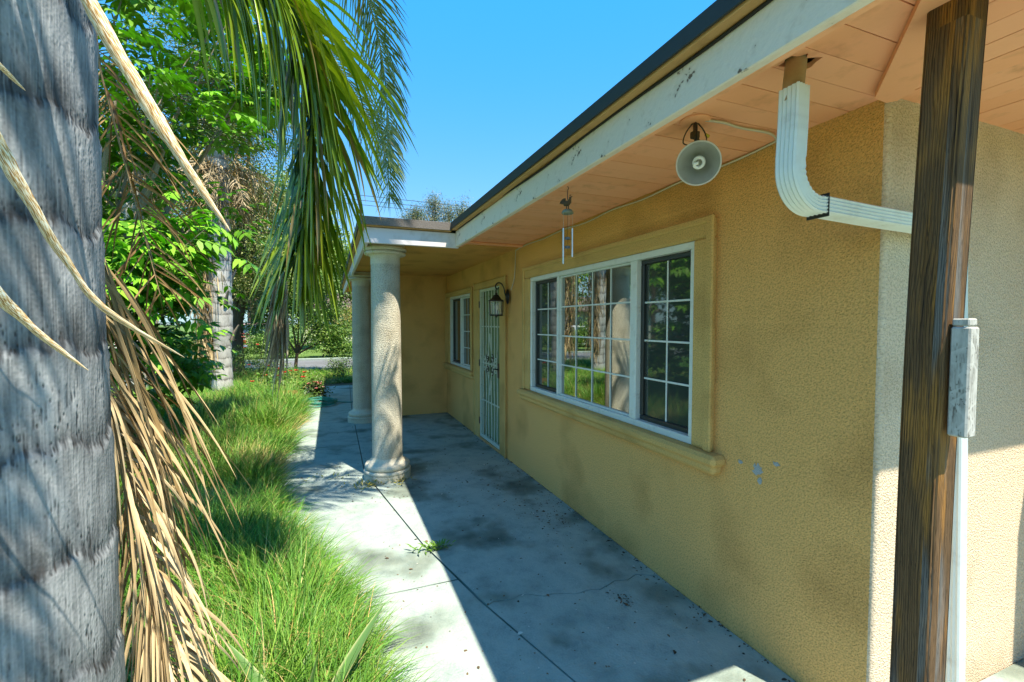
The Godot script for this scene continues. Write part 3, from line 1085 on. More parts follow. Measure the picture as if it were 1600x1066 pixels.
func build_floodlight() -> void:
	var top := V(1.40, SOF, 1.50)
	var t := thing("floodlight", "metal cone floodlight with a spiral bulb hanging under the peach eave", "lamp", top)
	var mb := MB.new()
	mb.lathe([Vector2(0, -.012), Vector2(.052, -.010), Vector2(.06, -.003), Vector2(.06, 0)], 24, Transform3D(Basis.IDENTITY, top - Vector3(0, .001, 0)), true)
	part(t, "canopy", mb, M.peach_b)
	var rim := V(1.375, 2.237, 1.452)
	var eye := V(0.25, 1.55, 0.35)
	var ax := (eye - rim).normalized()
	var bs := Basis(Quaternion(Vector3.UP, ax))
	var tr := Transform3D(bs, rim)
	mb = MB.new()
	mb.tube([top - Vector3(0, .01, 0), top + Vector3(-.002, -.04, .004), top + Vector3(-.004, -.075, .0)], .009, 8)
	mb.tube(smooth([top - Vector3(0, .055, 0), rim - ax * .13 + Vector3.UP * .035, rim - ax * .125], 4), .011, 8)
	mb.box(Vector3(-.016, -.014, -.014), Vector3(.016, .014, .014), .004, Transform3D(Basis.IDENTITY, top - Vector3(0, .06, 0)))
	part(t, "stem", mb, M.rust_metal)
	mb = MB.new()
	mb.lathe([Vector2(.0, -.15), Vector2(.024, -.15), Vector2(.028, -.14), Vector2(.028, -.085)], 20, tr)
	part(t, "socket", mb, M.old_pipe)
	mb = MB.new()
	var outp := [Vector2(.024, -.088), Vector2(.033, -.081), Vector2(.054, -.05), Vector2(.072, -.018), Vector2(.0825, .0)]
	mb.lathe(outp, 40, tr)
	var inp := []
	for q in outp:
		inp.append(Vector2(q.x - .0025, q.y + .001))
	inp.insert(0, Vector2(.0, -.086))
	mb.lathe(inp, 40, tr, true)
	mb.lathe([Vector2(.080, .001), Vector2(.080, .004), Vector2(.0855, .004), Vector2(.0855, -.003), Vector2(.0825, -.003)], 40, tr, true)
	part(t, "shade", mb, M.lamp_inside)
	mb = MB.new()
	var pts := []
	for i in 60:
		var a := TAU * 2.6 * i / 59.0
		pts.append(tr * Vector3(cos(a) * .019, -.062 + .045 * i / 59.0, sin(a) * .019))
	pts.append(tr * Vector3(0, -.014, 0))
	mb.tube(pts, .0065, 8)
	mb.lathe([Vector2(.017, -.092), Vector2(.022, -.075), Vector2(.016, -.064), Vector2(0, -.062)], 16, tr)
	part(t, "spiral_bulb", mb, M.bulb)
	# loose wires and a yellow connector round the stem
	for k in 4:
		var a := k * 1.7 + .5
		var o := Vector3(cos(a), 0, sin(a))
		mb = MB.new()
		mb.tube(smooth([top + o * .01 - Vector3(0, .012, 0), top + o * .035 - Vector3(0, .045, 0), top + o * .045 - Vector3(0, .085, 0), top + o * .018 - Vector3(0, .105, 0), rim - ax * .13], 4), .0028, 5)
		part(t, "wire", mb, M.cable_black if k % 2 else M.rust_metal)
	mb = MB.new()
	mb.tube([top + Vector3(.045, -.055, .01), top + Vector3(.062, -.062, .012)], .006, 8)
	part(t, "wire_nut", mb, mat("wire_nut", Color(.6, .5, .05), .5))

func build_chime() -> void:
	var top := V(1.246, 2.366, 2.304)
	var t := thing("wind_chime", "small wind chime with a rooster and silver tubes hanging from the fascia", "wind chime", top)
	var mb := MB.new()
	mb.tube([top + Vector3(0, .0, 0), top + Vector3(.006, -.012, 0), top + Vector3(0, -.022, 0), top - Vector3(0, .075, 0)], .0022, 6)
	part(t, "hook", mb, M.black_metal)
	# rooster: one lofted body with tail, comb and beak
	mb = MB.new()
	var c := top - Vector3(0, .095, 0)
	var b := Vector3(.55, 0, .83)
	mb.tube([c - b * .026 + Vector3.UP * .012, c - b * .016, c, c + b * .012 + Vector3.UP * .008, c + b * .016 + Vector3.UP * .024, c + b * .018 + Vector3.UP * .034], [.006, .014, .017, .012, .007, .006], 10)
	for k in 5:
		var a := .3 + k * .32
		mb.tube([c - b * .018, c - b * (.018 + .03 * cos(a)) + Vector3.UP * .03 * sin(a), c - b * (.018 + .034 * cos(a)) + Vector3.UP * (.03 * sin(a) - .006)], [.006, .005, .001], 6)
	mb.tube([c + b * .02 + Vector3.UP * .034, c + b * .032 + Vector3.UP * .032], [.004, .0005], 6)
	mb.tube([c + b * .012 + Vector3.UP * .042, c + b * .020 + Vector3.UP * .042], .003, 5)
	for sg in [-1.0, 1.0]:
		mb.tube([c - Vector3.UP * .012 + b * .006 * sg, c - Vector3.UP * .036 + b * .006 * sg], .003, 5)
	part(t, "rooster", mb, M.rust_metal)
	mb = MB.new()
	mb.lathe([Vector2(.0, .0), Vector2(.022, -.002), Vector2(.032, -.012), Vector2(.034, -.022), Vector2(.030, -.026), Vector2(0, -.024)], 20, Transform3D(Basis.IDENTITY, top - Vector3(0, .128, 0)), true)
	part(t, "crown", mb, mat("verdigris", Color(.25, .27, .2), .6, {"metal": .3}))
	var low := top.y - .15
	for k in 5:
		var a := TAU * k / 5.0 + .5
		var o := Vector3(cos(a) * .028, 0, sin(a) * .028)
		mb = MB.new()
		mb.tube([Vector3(top.x, low, top.z) + o, Vector3(top.x, low - .09, top.z) + o], .0007, 4)
		part(t, "string", mb, M.cable_white)
		if k in [0, 2]:
			mb = MB.new()
			mb.tube([Vector3(top.x, low - .085, top.z) + o, Vector3(top.x, low - (.285 if k == 2 else .245), top.z) + o], .0052, 10)
			part(t, "chime_tube", mb, M.alu)
	mb = MB.new()
	mb.tube([Vector3(top.x, low, top.z), Vector3(top.x, low - .21, top.z)], .0007, 4)
	part(t, "string", mb, M.cable_black)
	for y in [.15, .20]:
		mb = MB.new()
		mb.lathe([Vector2(0, .008), Vector2(.016, .006), Vector2(.016, -.006), Vector2(0, -.008)], 14, Transform3D(Basis.IDENTITY, Vector3(top.x, low - y + .01, top.z)), true)
		part(t, "clapper", mb, mat("clapper", Color(.12, .14, .17), .4))

func build_lantern() -> void:
	var w := V(W, 1.90, 4.905)
	var t := thing("wall_lantern", "black metal coach lantern on a scroll arm beside the front door", "lantern", w)
	var mb := MB.new()
	mb.lathe([Vector2(0, .022), Vector2(.02, .02), Vector2(.042, .012), Vector2(.052, .0)], 20, Transform3D(Basis(Vector3(0, 0, 1), PI / 2).scaled(Vector3(1, 1.7, 1)), w + Vector3(-.027, .0, 0)))
	part(t, "back_plate", mb, M.black_metal)
	var c := w + Vector3(-.165, 0, 0)
	mb = MB.new()
	mb.tube(smooth([w + Vector3(-.03, -.02, 0), w + Vector3(-.06, .03, 0), w + Vector3(-.075, .10, 0), w + Vector3(-.11, .148, 0), w + Vector3(-.15, .15, 0), c + Vector3(-.01, .12, 0), c + Vector3(-.005, .09, 0), c + Vector3(.02, .085, 0), c + Vector3(.028, .105, 0)], 5), .0075, 8)
	mb.tube([c + Vector3(0, .10, 0), c + Vector3(0, .03, 0)], .006, 8)
	part(t, "scroll_arm", mb, M.black_metal)
	mb = MB.new()
	mb.lathe([Vector2(0, .045), Vector2(.014, .035), Vector2(.010, .022), Vector2(.03, .014), Vector2(.062, -.03), Vector2(.094, -.048), Vector2(.096, -.056), Vector2(.0, -.054)], 6, Transform3D(Basis.IDENTITY, c), true)
	part(t, "cap", mb, M.black_metal)
	mb = MB.new()
	mb.lathe([Vector2(.0, -.222), Vector2(.08, -.222), Vector2(.084, -.214), Vector2(.084, -.206), Vector2(0, -.204)], 6, Transform3D(Basis.IDENTITY, c))
	mb.tube([c - Vector3(0, .22, 0), c - Vector3(0, .245, 0)], [.02, .005], 8)
	part(t, "bottom_ring", mb, M.black_metal)
	for k in 6:
		var a := TAU * k / 6.0
		var o := Vector3(cos(a), 0, sin(a))
		mb = MB.new()
		mb.tube([c + o * .083 - Vector3(0, .05, 0), c + o * .077 - Vector3(0, .208, 0)], .0048, 6)
		part(t, "cage_bar", mb, M.black_metal)
	mb = MB.new()
	mb.lathe([Vector2(.07, -.056), Vector2(.065, -.204)], 6, Transform3D(Basis.IDENTITY, c))
	part(t, "glass", mb, M.lamp_glass)
	mb = MB.new()
	mb.tube([c - Vector3(0, .205, 0), c - Vector3(0, .16, 0)], .012, 8)
	mb.lathe([Vector2(.011, -.16), Vector2(.024, -.135), Vector2(.024, -.115), Vector2(.01, -.09), Vector2(0, -.088)], 14, Transform3D(Basis.IDENTITY, c))
	part(t, "bulb", mb, M.bulb)

# ------------------------------------------------------------------ ground and paving
func sheet(called: String, y: float, pts: Array, m: Material) -> MeshInstance3D:
	var mb := MB.new()
	var q := PackedVector2Array()
	for p in pts:
		q.append(Vector2(p[0], p[1]))
	var corners := []
	for p in q:
		corners.append(V(p.x, y, p.y))
	mb.poly(corners, Vector3.UP)
	return structure(called, mb, m)

func build_ground() -> void:
	sheet("lawn", -.012, [[-60, 21.9], [60, 21.9], [60, 90], [-60, 90]], M.turf)
	sheet("ground", -.036, [[-300, -200], [300, -200], [310, 400], [-310, 400]], M.turf)
	sheet("planting_bed", -.029, [[-7, -3], [.8, -3], [.8, 14.5], [-7, 14.5]], M.soil)
	sheet("street", -.022, [[-60, 16.9], [60, 16.9], [60, 21.5], [-60, 21.5]], M.asphalt)
	var mb := MB.new()
	mb.box(V(-90, -.06, 16.72), V(90, .05, 16.9), .02)
	mb.box(V(-90, -.06, 21.5), V(90, .06, 21.68), .02)
	structure("kerb", mb, M.kerb)
	# poured concrete walk: slabs with open joints, one slab broken across by a crack
	var walk := Node3D.new()
	walk.name = "walkway"
	add_child(walk)
	walk.set_meta("kind", "structure")
	var right := Vector3(1, 0, 0)
	var ahead := Vector3(0, 0, -1)
	var crack := []
	for i in 27:
		var t := i / 26.0
		crack.append(Vector2(lerpf(.80, 1.905, t), 2.40 - .10 * t + .035 * sin(t * 9.0) + .012 * sin(t * 37.0) + rr(-.008, .008)))
	var slabs := []
	var jx := [[-2.0, 2.15], [.5, 1.34], [1.73, .99], [2.46, .775], [3.26, .59], [4.62, .375], [5.2, .31], [7.95, .325], [9.35, .34], [12.4, .42]]
	var at := func(s: float) -> float:
		for k in jx.size() - 1:
			if s <= jx[k + 1][0]:
				return lerpf(jx[k][1], jx[k + 1][1], (s - jx[k][0]) / (jx[k + 1][0] - jx[k][0]))
		return .42
	var g := .0055
	# right of the long joint
	var near := [Vector2(at.call(.5) + g, .5), Vector2(W - .004, .5)]
	for i in range(26, -1, -1):
		near.append(crack[i] - Vector2(0, .0022 + .0025 * absf(sin(i * 2.3))))
	near.append(Vector2(at.call(1.73) + g, 1.73))
	slabs.append(near)
	var mid := crack.map(func(p): return p + Vector2(0, .0022))
	mid.append_array([Vector2(W - .004, 4.60), Vector2(at.call(4.615) + g, 4.63), Vector2(at.call(3.26) + g, 3.26)])
	slabs.append(mid)
	slabs.append([Vector2(at.call(4.64) + g, 4.64), Vector2(W - .004, 4.61), Vector2(W - .004, 7.995), Vector2(at.call(7.95) + g, 7.995), Vector2(at.call(5.2) + g, 5.2)])
	slabs.append([Vector2(at.call(-2) + g, -2.0), Vector2(5.5, -2.0), Vector2(5.5, ZC - .004), Vector2(W, ZC - .004), Vector2(W - .004, .49), Vector2(at.call(.49) + g, .49)])
	# left of it
	var cuts := [-2.0, .9, 2.72, 4.58, 6.3, 7.98, 9.7, 11.1, 12.4]
	for k in cuts.size() - 1:
		var a: float = cuts[k] + g
		var b: float = cuts[k + 1] - g
		var xl0 := -.62
		var q := [Vector2(xl0, a), Vector2(at.call(a) - g, a)]
		for j in jx:
			if j[0] > a + .05 and j[0] < b - .05:
				q.append(Vector2(j[1] - g, j[0]))
		q.append(Vector2(at.call(b) - g, b))
		q.append(Vector2(xl0, b))
		slabs.append(q)
	slabs.append([Vector2(at.call(8.0) + g, 8.003), Vector2(.555, 8.003), Vector2(.555, 12.4), Vector2(at.call(12.4) + g, 12.4), Vector2(at.call(9.35) + g, 9.35)])
	for q in slabs:
		mb = MB.new()
		mb.prism(PackedVector2Array(q), V(0, -.07, 0), right, ahead, Vector3.UP * (.07 + rr(-.0025, .0015)))
		part(walk, "slab", mb, M.concrete)
	build_litter()

func build_litter() -> void:
	# crumbs of leaf, bark and grit on the concrete
	var mb := MB.new()
	mb.leaf(Vector3.ZERO, Vector3(1, .1, 0).normalized(), Vector3.UP, 1.0, .55, .3)
	var crumb := mb.mesh(mat("litter", Color(1, 1, 1), .95, {"vcol": true, "two": true}))
	var xf := []
	var cols := []
	var spots := [[1.55, 4.3, .22, 160], [1.6, 3.55, .2, 150], [1.72, 3.3, .12, 80], [1.35, 4.9, .5, 70], [1.55, 2.16, .035, 34], [.75, 4.6, .25, 40], [1.5, 6.2, .5, 80], [.5, 4.45, .18, 60], [-.1, 5.2, .35, 40]]
	for q in spots:
		for i in int(q[3]):
			xf.append(crumb_at(q[0] + rng.randfn() * q[2], q[1] + rng.randfn() * q[2] * 1.3))
			cols.append(Color(.045, .03, .02).lerp(Color(.14, .085, .05), rng.randf()))
	for i in 800:
		xf.append(crumb_at(rr(-.5, 1.88), 1.2 + 7.0 * pow(rng.randf(), 1.3)))
		var k := rng.randf()
		cols.append(Color(.6, .58, .52) if k > .86 else Color(.05, .035, .025).lerp(Color(.22, .14, .07), rng.randf()))
	for i in 420:   # drifted against the foot of the wall
		xf.append(crumb_at(W - .01 - absf(rng.randfn()) * .035, rr(1.2, 7.9)))
		cols.append(Color(.03, .026, .02).lerp(Color(.1, .07, .045), rng.randf()))
	var o := many(self, "leaf_litter", crumb, xf, cols)
	tag(o, "brown crumbs of leaf and grit scattered over the concrete walk", "litter")
	# dry leaves against the foot of the end wall
	xf = []
	cols = []
	for i in 70:
		var t := crumb_at(2.86 + rng.randfn() * .16, 1.0 + rng.randfn() * .035)
		xf.append(Transform3D(t.basis.scaled(Vector3.ONE * rr(2.6, 5.0)), t.origin + Vector3.UP * rr(.0, .05)))
		cols.append(Color(.16, .09, .04).lerp(Color(.42, .30, .16), rng.randf()))
	o = many(self, "leaf_litter", crumb, xf, cols)
	tag(o, "small drift of dry leaves at the foot of the sunlit end wall", "litter")

func crumb_at(x: float, s: float) -> Transform3D:
	x = minf(x, W - .012)
	var b := Basis.from_euler(Vector3(rr(-.3, .3), rr(0, TAU), rr(-.3, .3))).scaled(Vector3.ONE * (rr(.006, .018) if rng.randf() < .85 else rr(.018, .034)))
	return Transform3D(b, V(x, rr(.001, .005), s))

# ------------------------------------------------------------------ grass
func tuft_mesh(blades: int, tall: float, wide: float, spread: float, dry: float, m: Material) -> ArrayMesh:
	var mb := MB.new()
	for i in blades:
		var a := rr(0, TAU)
		var out := Vector3(cos(a), 0, sin(a))
		var p := out * rr(0, spread * .5)
		var l := tall * rr(.45, 1.1)
		var wd := wide * (rr(.7, 1.2) if rng.randf() < .85 else rr(1.6, 2.4))
		var d := (Vector3.UP + out * rr(.1, .75)).normalized()
		var side := d.cross(out.rotated(Vector3.UP, rr(-.9, .9))).normalized()
		if side.length() < .5: side = Vector3.RIGHT
		var g := rng.randf()
		mb.col = Color(.04, .16, .012).lerp(Color(.155, .35, .05), g)
		if rng.randf() < dry:
			mb.col = Color(.26, .26, .08).lerp(Color(.52, .46, .22), g)
		var f := mb.v.size()
		var droop := rr(1.5, 5.5)
		var seg := 5
		for k in seg + 1:
			var t := float(k) / seg
			var hw := wd * .5 * (1.0 - t * t * .92)
			var nn := side.cross(d).normalized()
			nn = (nn + Vector3.UP * .6 * signf(nn.y + .001)).normalized()
			mb.vert(p - side * hw, nn)
			mb.vert(p + side * hw, nn)
			d = (d + Vector3.DOWN * droop * l / seg * t * 1.6 + out * .05).normalized()
			p += d * l / seg
		for k in seg:
			var q := f + 2 * k
			mb.tri_i(q, q + 1, q + 2)
			mb.tri_i(q + 1, q + 3, q + 2)
	return mb.mesh(m)

func grass_edge(s: float) -> float:
	var k := [[-2.0, .15], [1.5, .13], [2.4, .03], [3.5, -.33], [5.4, -.64], [8.6, -.56], [10.2, -.75], [13, -.8]]
	for i in k.size() - 1:
		if s <= k[i + 1][0]:
			return lerpf(k[i][1], k[i + 1][1], (s - k[i][0]) / (k[i + 1][0] - k[i][0]))
	return -.8

func build_grass() -> void:
	var kinds := []
	for i in 4:
		kinds.append([tuft_mesh(30, .36, .0042, .17, .11, M.grass), [], []])
	kinds.append([tuft_mesh(30, .26, .0042, .2, .75, M.grass), [], []])
	var patch := noise(.5, 2, FastNoiseLite.TYPE_SIMPLEX_SMOOTH, 91)
	for i in 9000:
		var u := rng.randf()
		var s := lerpf(.6, 16.6, pow(u, 1.35))
		var e := grass_edge(s) + patch.get_noise_2d(s * 6.0, 3.0) * .10
		var x := e - pow(rng.randf(), 1.5) * (2.2 + s * .28)
		if s > 13.0:
			x = rr(-7, 2.0)
		if Vector2(x + .713, s - 1.376).length() < .25:
			continue
		var hgt := (1.0 if s < 10.0 else .75) * rr(.7, 1.2) * (.95 + .55 * patch.get_noise_2d(x * 1.5, s * 1.5))
		hgt *= 1.12 + .35 * smoothstep(5.0, 6.5, s) * (1.0 - smoothstep(9.0, 10.5, s))
		if x > e - .12: hgt *= .75
		var dry := patch.get_noise_2d(x * 2.2 + 40, s * 2.2) > .34 and s > 4.0
		var k: Array = kinds[4 if dry or rng.randf() < .02 else rng.randi() % 4]
		var lean := Basis(Vector3(rr(-1, 1), 0, rr(-1, 1)).normalized(), rr(0, .25)) * Basis(Vector3(0, 0, 1), -.16)
		k[1].append(Transform3D(lean * Basis(Vector3.UP, rr(0, TAU)).scaled(Vector3(1.0 + s * .035, hgt, 1.0 + s * .035)), V(x, -.03, s)))
		var sh := rr(.75, 1.25)
		k[2].append(Color(sh * rr(.9, 1.5), sh, sh * .9))
	# the wider yard, seen mostly in the window
	for i in 2600:
		var x := rr(-15, -2.4)
		var s := rr(2.0, 16.5)
		var k: Array = kinds[rng.randi() % 4]
		k[1].append(Transform3D(Basis(Vector3.UP, rr(0, TAU)).scaled(Vector3(1.9, rr(.5, .9), 1.9)), V(x, -.03, s)))
		k[2].append(Color(rr(.8, 1.2), rr(.85, 1.15), .9))
	var labels := ["long bright green grass spilling over the edge of the walk", "dry straw coloured grass matted among the green"]
	var all_x := [[], []]
	for i in kinds.size():
		var o := many(self, "grass" if i < 4 else "dry_grass", kinds[i][0], kinds[i][1], kinds[i][2])
		tag(o, labels[0] if i < 4 else labels[1], "grass", "tall grass along the walk" if i < 4 else "")

# ------------------------------------------------------------------ palms
func frond(parent: Node3D, called: String, ctrl: Array, n: int, length: float, width: float, droop: float, m: Material, stem: Material, ca: Color, cb: Color, o := {}) -> Node3D:
	var pts := smooth(ctrl, 8)
	var mb := MB.new()
	var rad := []
	var r0: float = o.get("stem", .016)
	for i in pts.size():
		rad.append(lerpf(r0, r0 * .18, float(i) / (pts.size() - 1)))
	mb.col = o.get("stem_col", ca.lerp(cb, .6))
	mb.tube(pts, rad, 6, true, .7)
	var fr := part(parent, called, mb, stem, o.get("label", ""))
	var side := Vector3.ZERO
	var t0: float = o.get("from", .12)
	var joined := MB.new()
	var bias: Vector3 = o.get("bias", Vector3.ZERO)
	var kept := 0
	for i in n:
		var t := lerpf(t0, o.get("to", .995), float(i) / (n - 1))
		var fi := t * (pts.size() - 1)
		var k := mini(int(fi), pts.size() - 2)
		var p: Vector3 = pts[k].lerp(pts[k + 1], fi - k)
		var tan: Vector3 = (pts[k + 1] - pts[k]).normalized()
		if side == Vector3.ZERO:
			side = tan.cross(Vector3.UP).normalized()
		side = (side - tan * side.dot(tan)).normalized()
		var up := side.cross(tan)
		for sg in [-1.0, 1.0]:
			if rng.randf() < o.get("gaps", .05):
				continue
			var a: float = rng.randfn() * o.get("ruffle", .35) + o.get("lift", .15)
			var d: Vector3 = (tan * lerpf(rr(.35, .75), o.get("tip_run", .7), smoothstep(.5, .92, t)) + (side * sg * cos(a) + up * sin(a)) * .85 + bias * rr(.3, 1.0) * lerpf(1.0, o.get("bias_end", 1.0), smoothstep(.5, .7, t) * (1.0 - o.get("back_end", .8) * smoothstep(.66, .9, t)))).normalized()
			var l: float = length * rr(.8, 1.1) * (1.0 - o.get("taper", .55) * pow(maxf(t - .3, 0) / .7, 2.0)) * (.7 + .3 * minf(1, (t - t0) * 6.0 + .3))
			var c := ca.lerp(cb, clampf(rng.randfn() * .28 + .45, 0, 1))
			if rng.randf() < o.get("dry", .04):
				c = Color(.34, .26, .10)
			var sep: bool = o.get("separate", false) and kept < 290
			var b := MB.new() if sep else joined
			b.col = c
			b.leaflet(p, d, (up + tan * .1).normalized(), l, width * rr(.75, 1.15), o.get("segs", 7), droop * rr(.6, 1.4) * lerpf(1.0, o.get("droop_end", 1.0), smoothstep(.45, .75, t)), o.get("fold", .3), rng.randfn() * o.get("curl", .4))
			if sep:
				part(fr, "leaflet", b, m)
				kept += 1
	if joined.v.size():
		var lo := part(fr, "leaflets", joined, m)
		lo.set_meta("kind", "stuff")
	return fr

func strands(parent: Node3D, called: String, n: int, gen: Callable, m: Material, cap := 0, ca := Color(.36, .25, .11), cb := Color(.78, .62, .36)) -> void:
	# hanging dead strips; gen(i) gives [start, direction, length, width, droop]
	var joined := MB.new()
	for i in n:
		var q: Array = gen.call(i)
		var b := MB.new() if i < cap else joined
		b.col = ca.lerp(cb, clampf(rng.randfn() * .3 + .5, 0, 1))
		b.leaflet(q[0], q[1], Vector3(rr(-1, 1), rr(-1, 1), rr(-1, 1)).normalized(), q[2], q[3], 9, q[4], .45, rng.randfn() * 1.6)
		if i < cap:
			part(parent, called, b, m)
	if joined.v.size():
		var lo := part(parent, "hanging_strands", joined, m)
		lo.set_meta("kind", "stuff")

func trunk_mb(x: float, s: float, prof: Array, lean := Vector3.ZERO, sides := 48) -> MB:
	var mb := MB.new()
	mb.lathe(prof, sides, Transform3D(Basis(Vector3(1, 0, 0), Vector3.UP + lean, Vector3(0, 0, 1)), V(x, 0, s)))
	return mb

func arch(c: Vector3, az: float, up0: float, length: float, sag: float) -> Array:
	var out := [c]
	var d := Vector3(sin(az) * cos(up0), sin(up0), -cos(az) * cos(up0))
	var p := c
	for i in 7:
		p += d * length / 7.0
		d = (d + Vector3.DOWN * sag * length / 7.0 * (.35 + i * .13)).normalized()
		out.append(p)
	return out

func ringed_trunk(at: Vector3) -> MB:
	# leaf scar rings as shallow ledges that follow the bark's own rings
	var mb := MB.new()
	var f := noise(0.02, 4, FastNoiseLite.TYPE_SIMPLEX_SMOOTH, 21)
	var rough := noise(2.2, 4, FastNoiseLite.TYPE_SIMPLEX_SMOOTH, 25)
	var na := 96
	var ny := 420
	for i in ny + 1:
		var y := -.05 + 5.5 * i / ny
		var px := fmod((y + .05) * .31 * 1024.0, 1024.0)
		for k in na + 1:
			var a := TAU * (k % na) / na
			var r := .196 + .038 * exp(-maxf(y, 0) / .75) + .006 * rough.get_noise_3d(cos(a) * .7, y * .6, sin(a) * .7) + .0025 * rough.get_noise_3d(cos(a) * 4.0, y * 3.0, sin(a) * 4.0)
			var yy := px + ring_warp(f, a)
			for q in RINGS:
				var d: float = yy - q
				if absf(d) < 40.0:
					r += (.0045 if d < 0.0 else -.0045) * exp(-absf(d) / (9.0 if d < 0.0 else 16.0)) * smoothstep(0.0, 2.5, absf(d))
			mb.vert(at + Vector3(cos(a) * r, y, sin(a) * r), Vector3(cos(a), 0, sin(a)), Vector2(float(k) / na, y + .05))
	var w := na + 1
	for i in ny + 1:
		for k in w:
			var up: Vector3 = mb.v[mini(i + 1, ny) * w + k] - mb.v[maxi(i - 1, 0) * w + k]
			var rt: Vector3 = mb.v[i * w + (k + 1) % na] - mb.v[i * w + (k + na - 1) % na]
			var n := up.cross(rt).normalized()
			mb.n[i * w + k] = n if n.dot(mb.n[i * w + k]) > 0.0 else -n
	for i in ny:
		for k in na:
			var q := i * w + k
			mb.tri_i(q, q + 1, q + w)
			mb.tri_i(q + 1, q + w + 1, q + w)
	return mb

func build_near_palm() -> void:
	var palm := thing("palm_tree", "large palm with smooth grey ringed trunk filling the left edge, dead fronds hanging", "palm tree", V(-.713, 0, 1.376))
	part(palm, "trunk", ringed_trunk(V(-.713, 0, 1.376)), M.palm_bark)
	var g1 := Color(.062, .13, .012)
	var g2 := Color(.25, .31, .035)
	var crown := V(-.713, 5.45, 1.376)
	# the green frond that hangs across the top of the view
	var toright := V(.93, -.15, -.37)
	frond(palm, "frond", [crown, V(-.72, 5.2, 1.62), V(-.71, 4.4, 1.90), V(-.71, 3.65, 2.0), V(-.64, 3.27, 2.17), V(-.45, 3.20, 2.283), V(-.232, 3.09, 2.305), V(-.111, 2.90, 2.358), V(-.062, 2.605, 2.381), V(-.09, 2.29, 2.422), V(-.13, 2.0, 2.416), V(-.15, 1.88, 2.41)], 190, .80, .028, 3.0, M.palm_leaf, M.palm_leaf, Color(.12, .25, .012), Color(.44, .54, .05), {"separate": true, "from": .40, "stem": .018, "ruffle": .95, "lift": -.1, "bias": toright * .25, "bias_end": 2.6, "back_end": 1.5, "droop_end": .8, "taper": .5, "to": .94, "tip_run": 1.15, "dry": .07, "segs": 8, "label": "green frond drooping across the top of the view"})
	frond(palm, "frond", [crown, V(-.62, 5.6, 2.1), V(-.424, 4.75, 3.084), V(-.108, 4.55, 3.383), V(.2, 4.25, 3.68), V(.38, 3.899, 3.89), V(.46, 3.478, 4.044), V(.47, 2.95, 4.068)], 150, .54, .015, 2.6, M.palm_leaf, M.palm_leaf, g1.lerp(g2, .3), g2.lightened(.1), {"from": .35, "ruffle": .6, "bias": toright * .12})
	frond(palm, "frond", [crown, V(-.7, 5.7, 2.6), V(-.40, 4.75, 4.46), V(.0, 4.1, 4.558), V(.30, 3.657, 4.647), V(.50, 3.264, 4.662), V(.56, 2.851, 4.73)], 150, .52, .014, 2.6, M.palm_leaf, M.palm_leaf, g1.lerp(g2, .3), g2.lightened(.1), {"from": .38, "ruffle": .6, "bias": toright * .12})
	# fronds over the roof and the yard, above the view; their shade falls on the walk and the column
	for q in [[.73, .22, 2.8, .30], [1.02, .25, 2.5, .30], [.88, .5, 2.6, .36], [.95, .9, 3.4, .40], [.45, 1.0, 3.3, .33], [-1.6, .75, 3.2, .5], [-2.4, .7, 3.1, .5], [3.05, .5, 2.2, .3], [2.5, 1.1, 2.6, .4], [3.5, .6, 3.0, .5], [2.80, 1.25, 2.3, .35]]:
		frond(palm, "frond", arch(crown, q[0], q[1], q[2], q[3]), 64, .62, .030, 2.4, M.palm_leaf, M.palm_leaf, g1, g2, {"segs": 5})
	frond(palm, "frond", arch(crown, 1.2, .22, 2.7, .28), 60, .6, .030, 2.2, M.palm_leaf, M.palm_leaf, g1, g2, {"segs": 5, "from": .5})
	# low fronds on the sunny side of the trunk, above and behind the camera; they stripe the bark with shade
	frond(palm, "frond", [crown, V(-.62, 5.35, .75), V(-.50, 4.6, .30), V(-.44, 3.8, .22), V(-.40, 3.25, .28)], 60, .6, .026, 2.2, M.palm_leaf, M.palm_leaf, g1, g2, {"segs": 6})
	frond(palm, "frond", [crown, V(-.86, 5.3, .80), V(-.98, 4.7, .40), V(-1.02, 4.0, .30), V(-.98, 3.4, .36)], 60, .6, .026, 2.2, M.palm_leaf, M.palm_leaf, g1, g2, {"segs": 6})
	for q in [[-.30, .55, 3.6, .15], [-.72, .10, 3.9, .05], [-1.15, .45, 3.8, .35]]:
		frond(palm, "frond", [crown, V(lerpf(-.713, q[0], .5), 5.35, lerpf(1.376, q[1], .6)), V(q[0], 4.75, q[1]), V(q[0] - .02, q[2] + .4, q[3]), V(q[0], q[2] - .45, q[3] + .05)], 64, .6, .026, 2.2, M.palm_leaf, M.palm_leaf, g1, g2, {"segs": 6, "from": .3})
	# dead frond hanging against the far side of the trunk down to the grass
	var d1 := Color(.22, .125, .045)
	var d2 := Color(.66, .46, .21)
	var dead := frond(palm, "dead_frond", [V(-.60, 3.2, 1.56), V(-.68, 2.4, 1.80), V(-.68, 1.85, 1.842), V(-.68, 1.488, 1.824), V(-.656, 1.285, 1.806), V(-.598, 1.001, 1.771), V(-.529, .75, 1.711), V(-.458, .474, 1.639), V(-.40, .16, 1.58)], 130, .58, .0115, 5.0, M.dead_leaf, M.dead_leaf, Color(.42, .31, .16), Color(.90, .75, .48), {"separate": true, "from": .42, "stem": .013, "stem_col": Color(.55, .45, .30), "ruffle": 1.1, "bias": V(.36, -.15, .05), "segs": 11, "curl": 3.2, "dry": 0.0, "fold": .45, "label": "tan dead frond hanging from the trunk into the grass"})
	strands(dead, "leaflet", 46, func(i): return [V(rr(-.72, -.64), rr(1.4, 1.84), rr(1.78, 1.92)), (V(rr(.2, .85), rr(-1.3, -.5), rr(-.15, .15))).normalized(), rr(.5, .95), rr(.008, .015), rr(.8, 2.2)], M.dead_leaf)
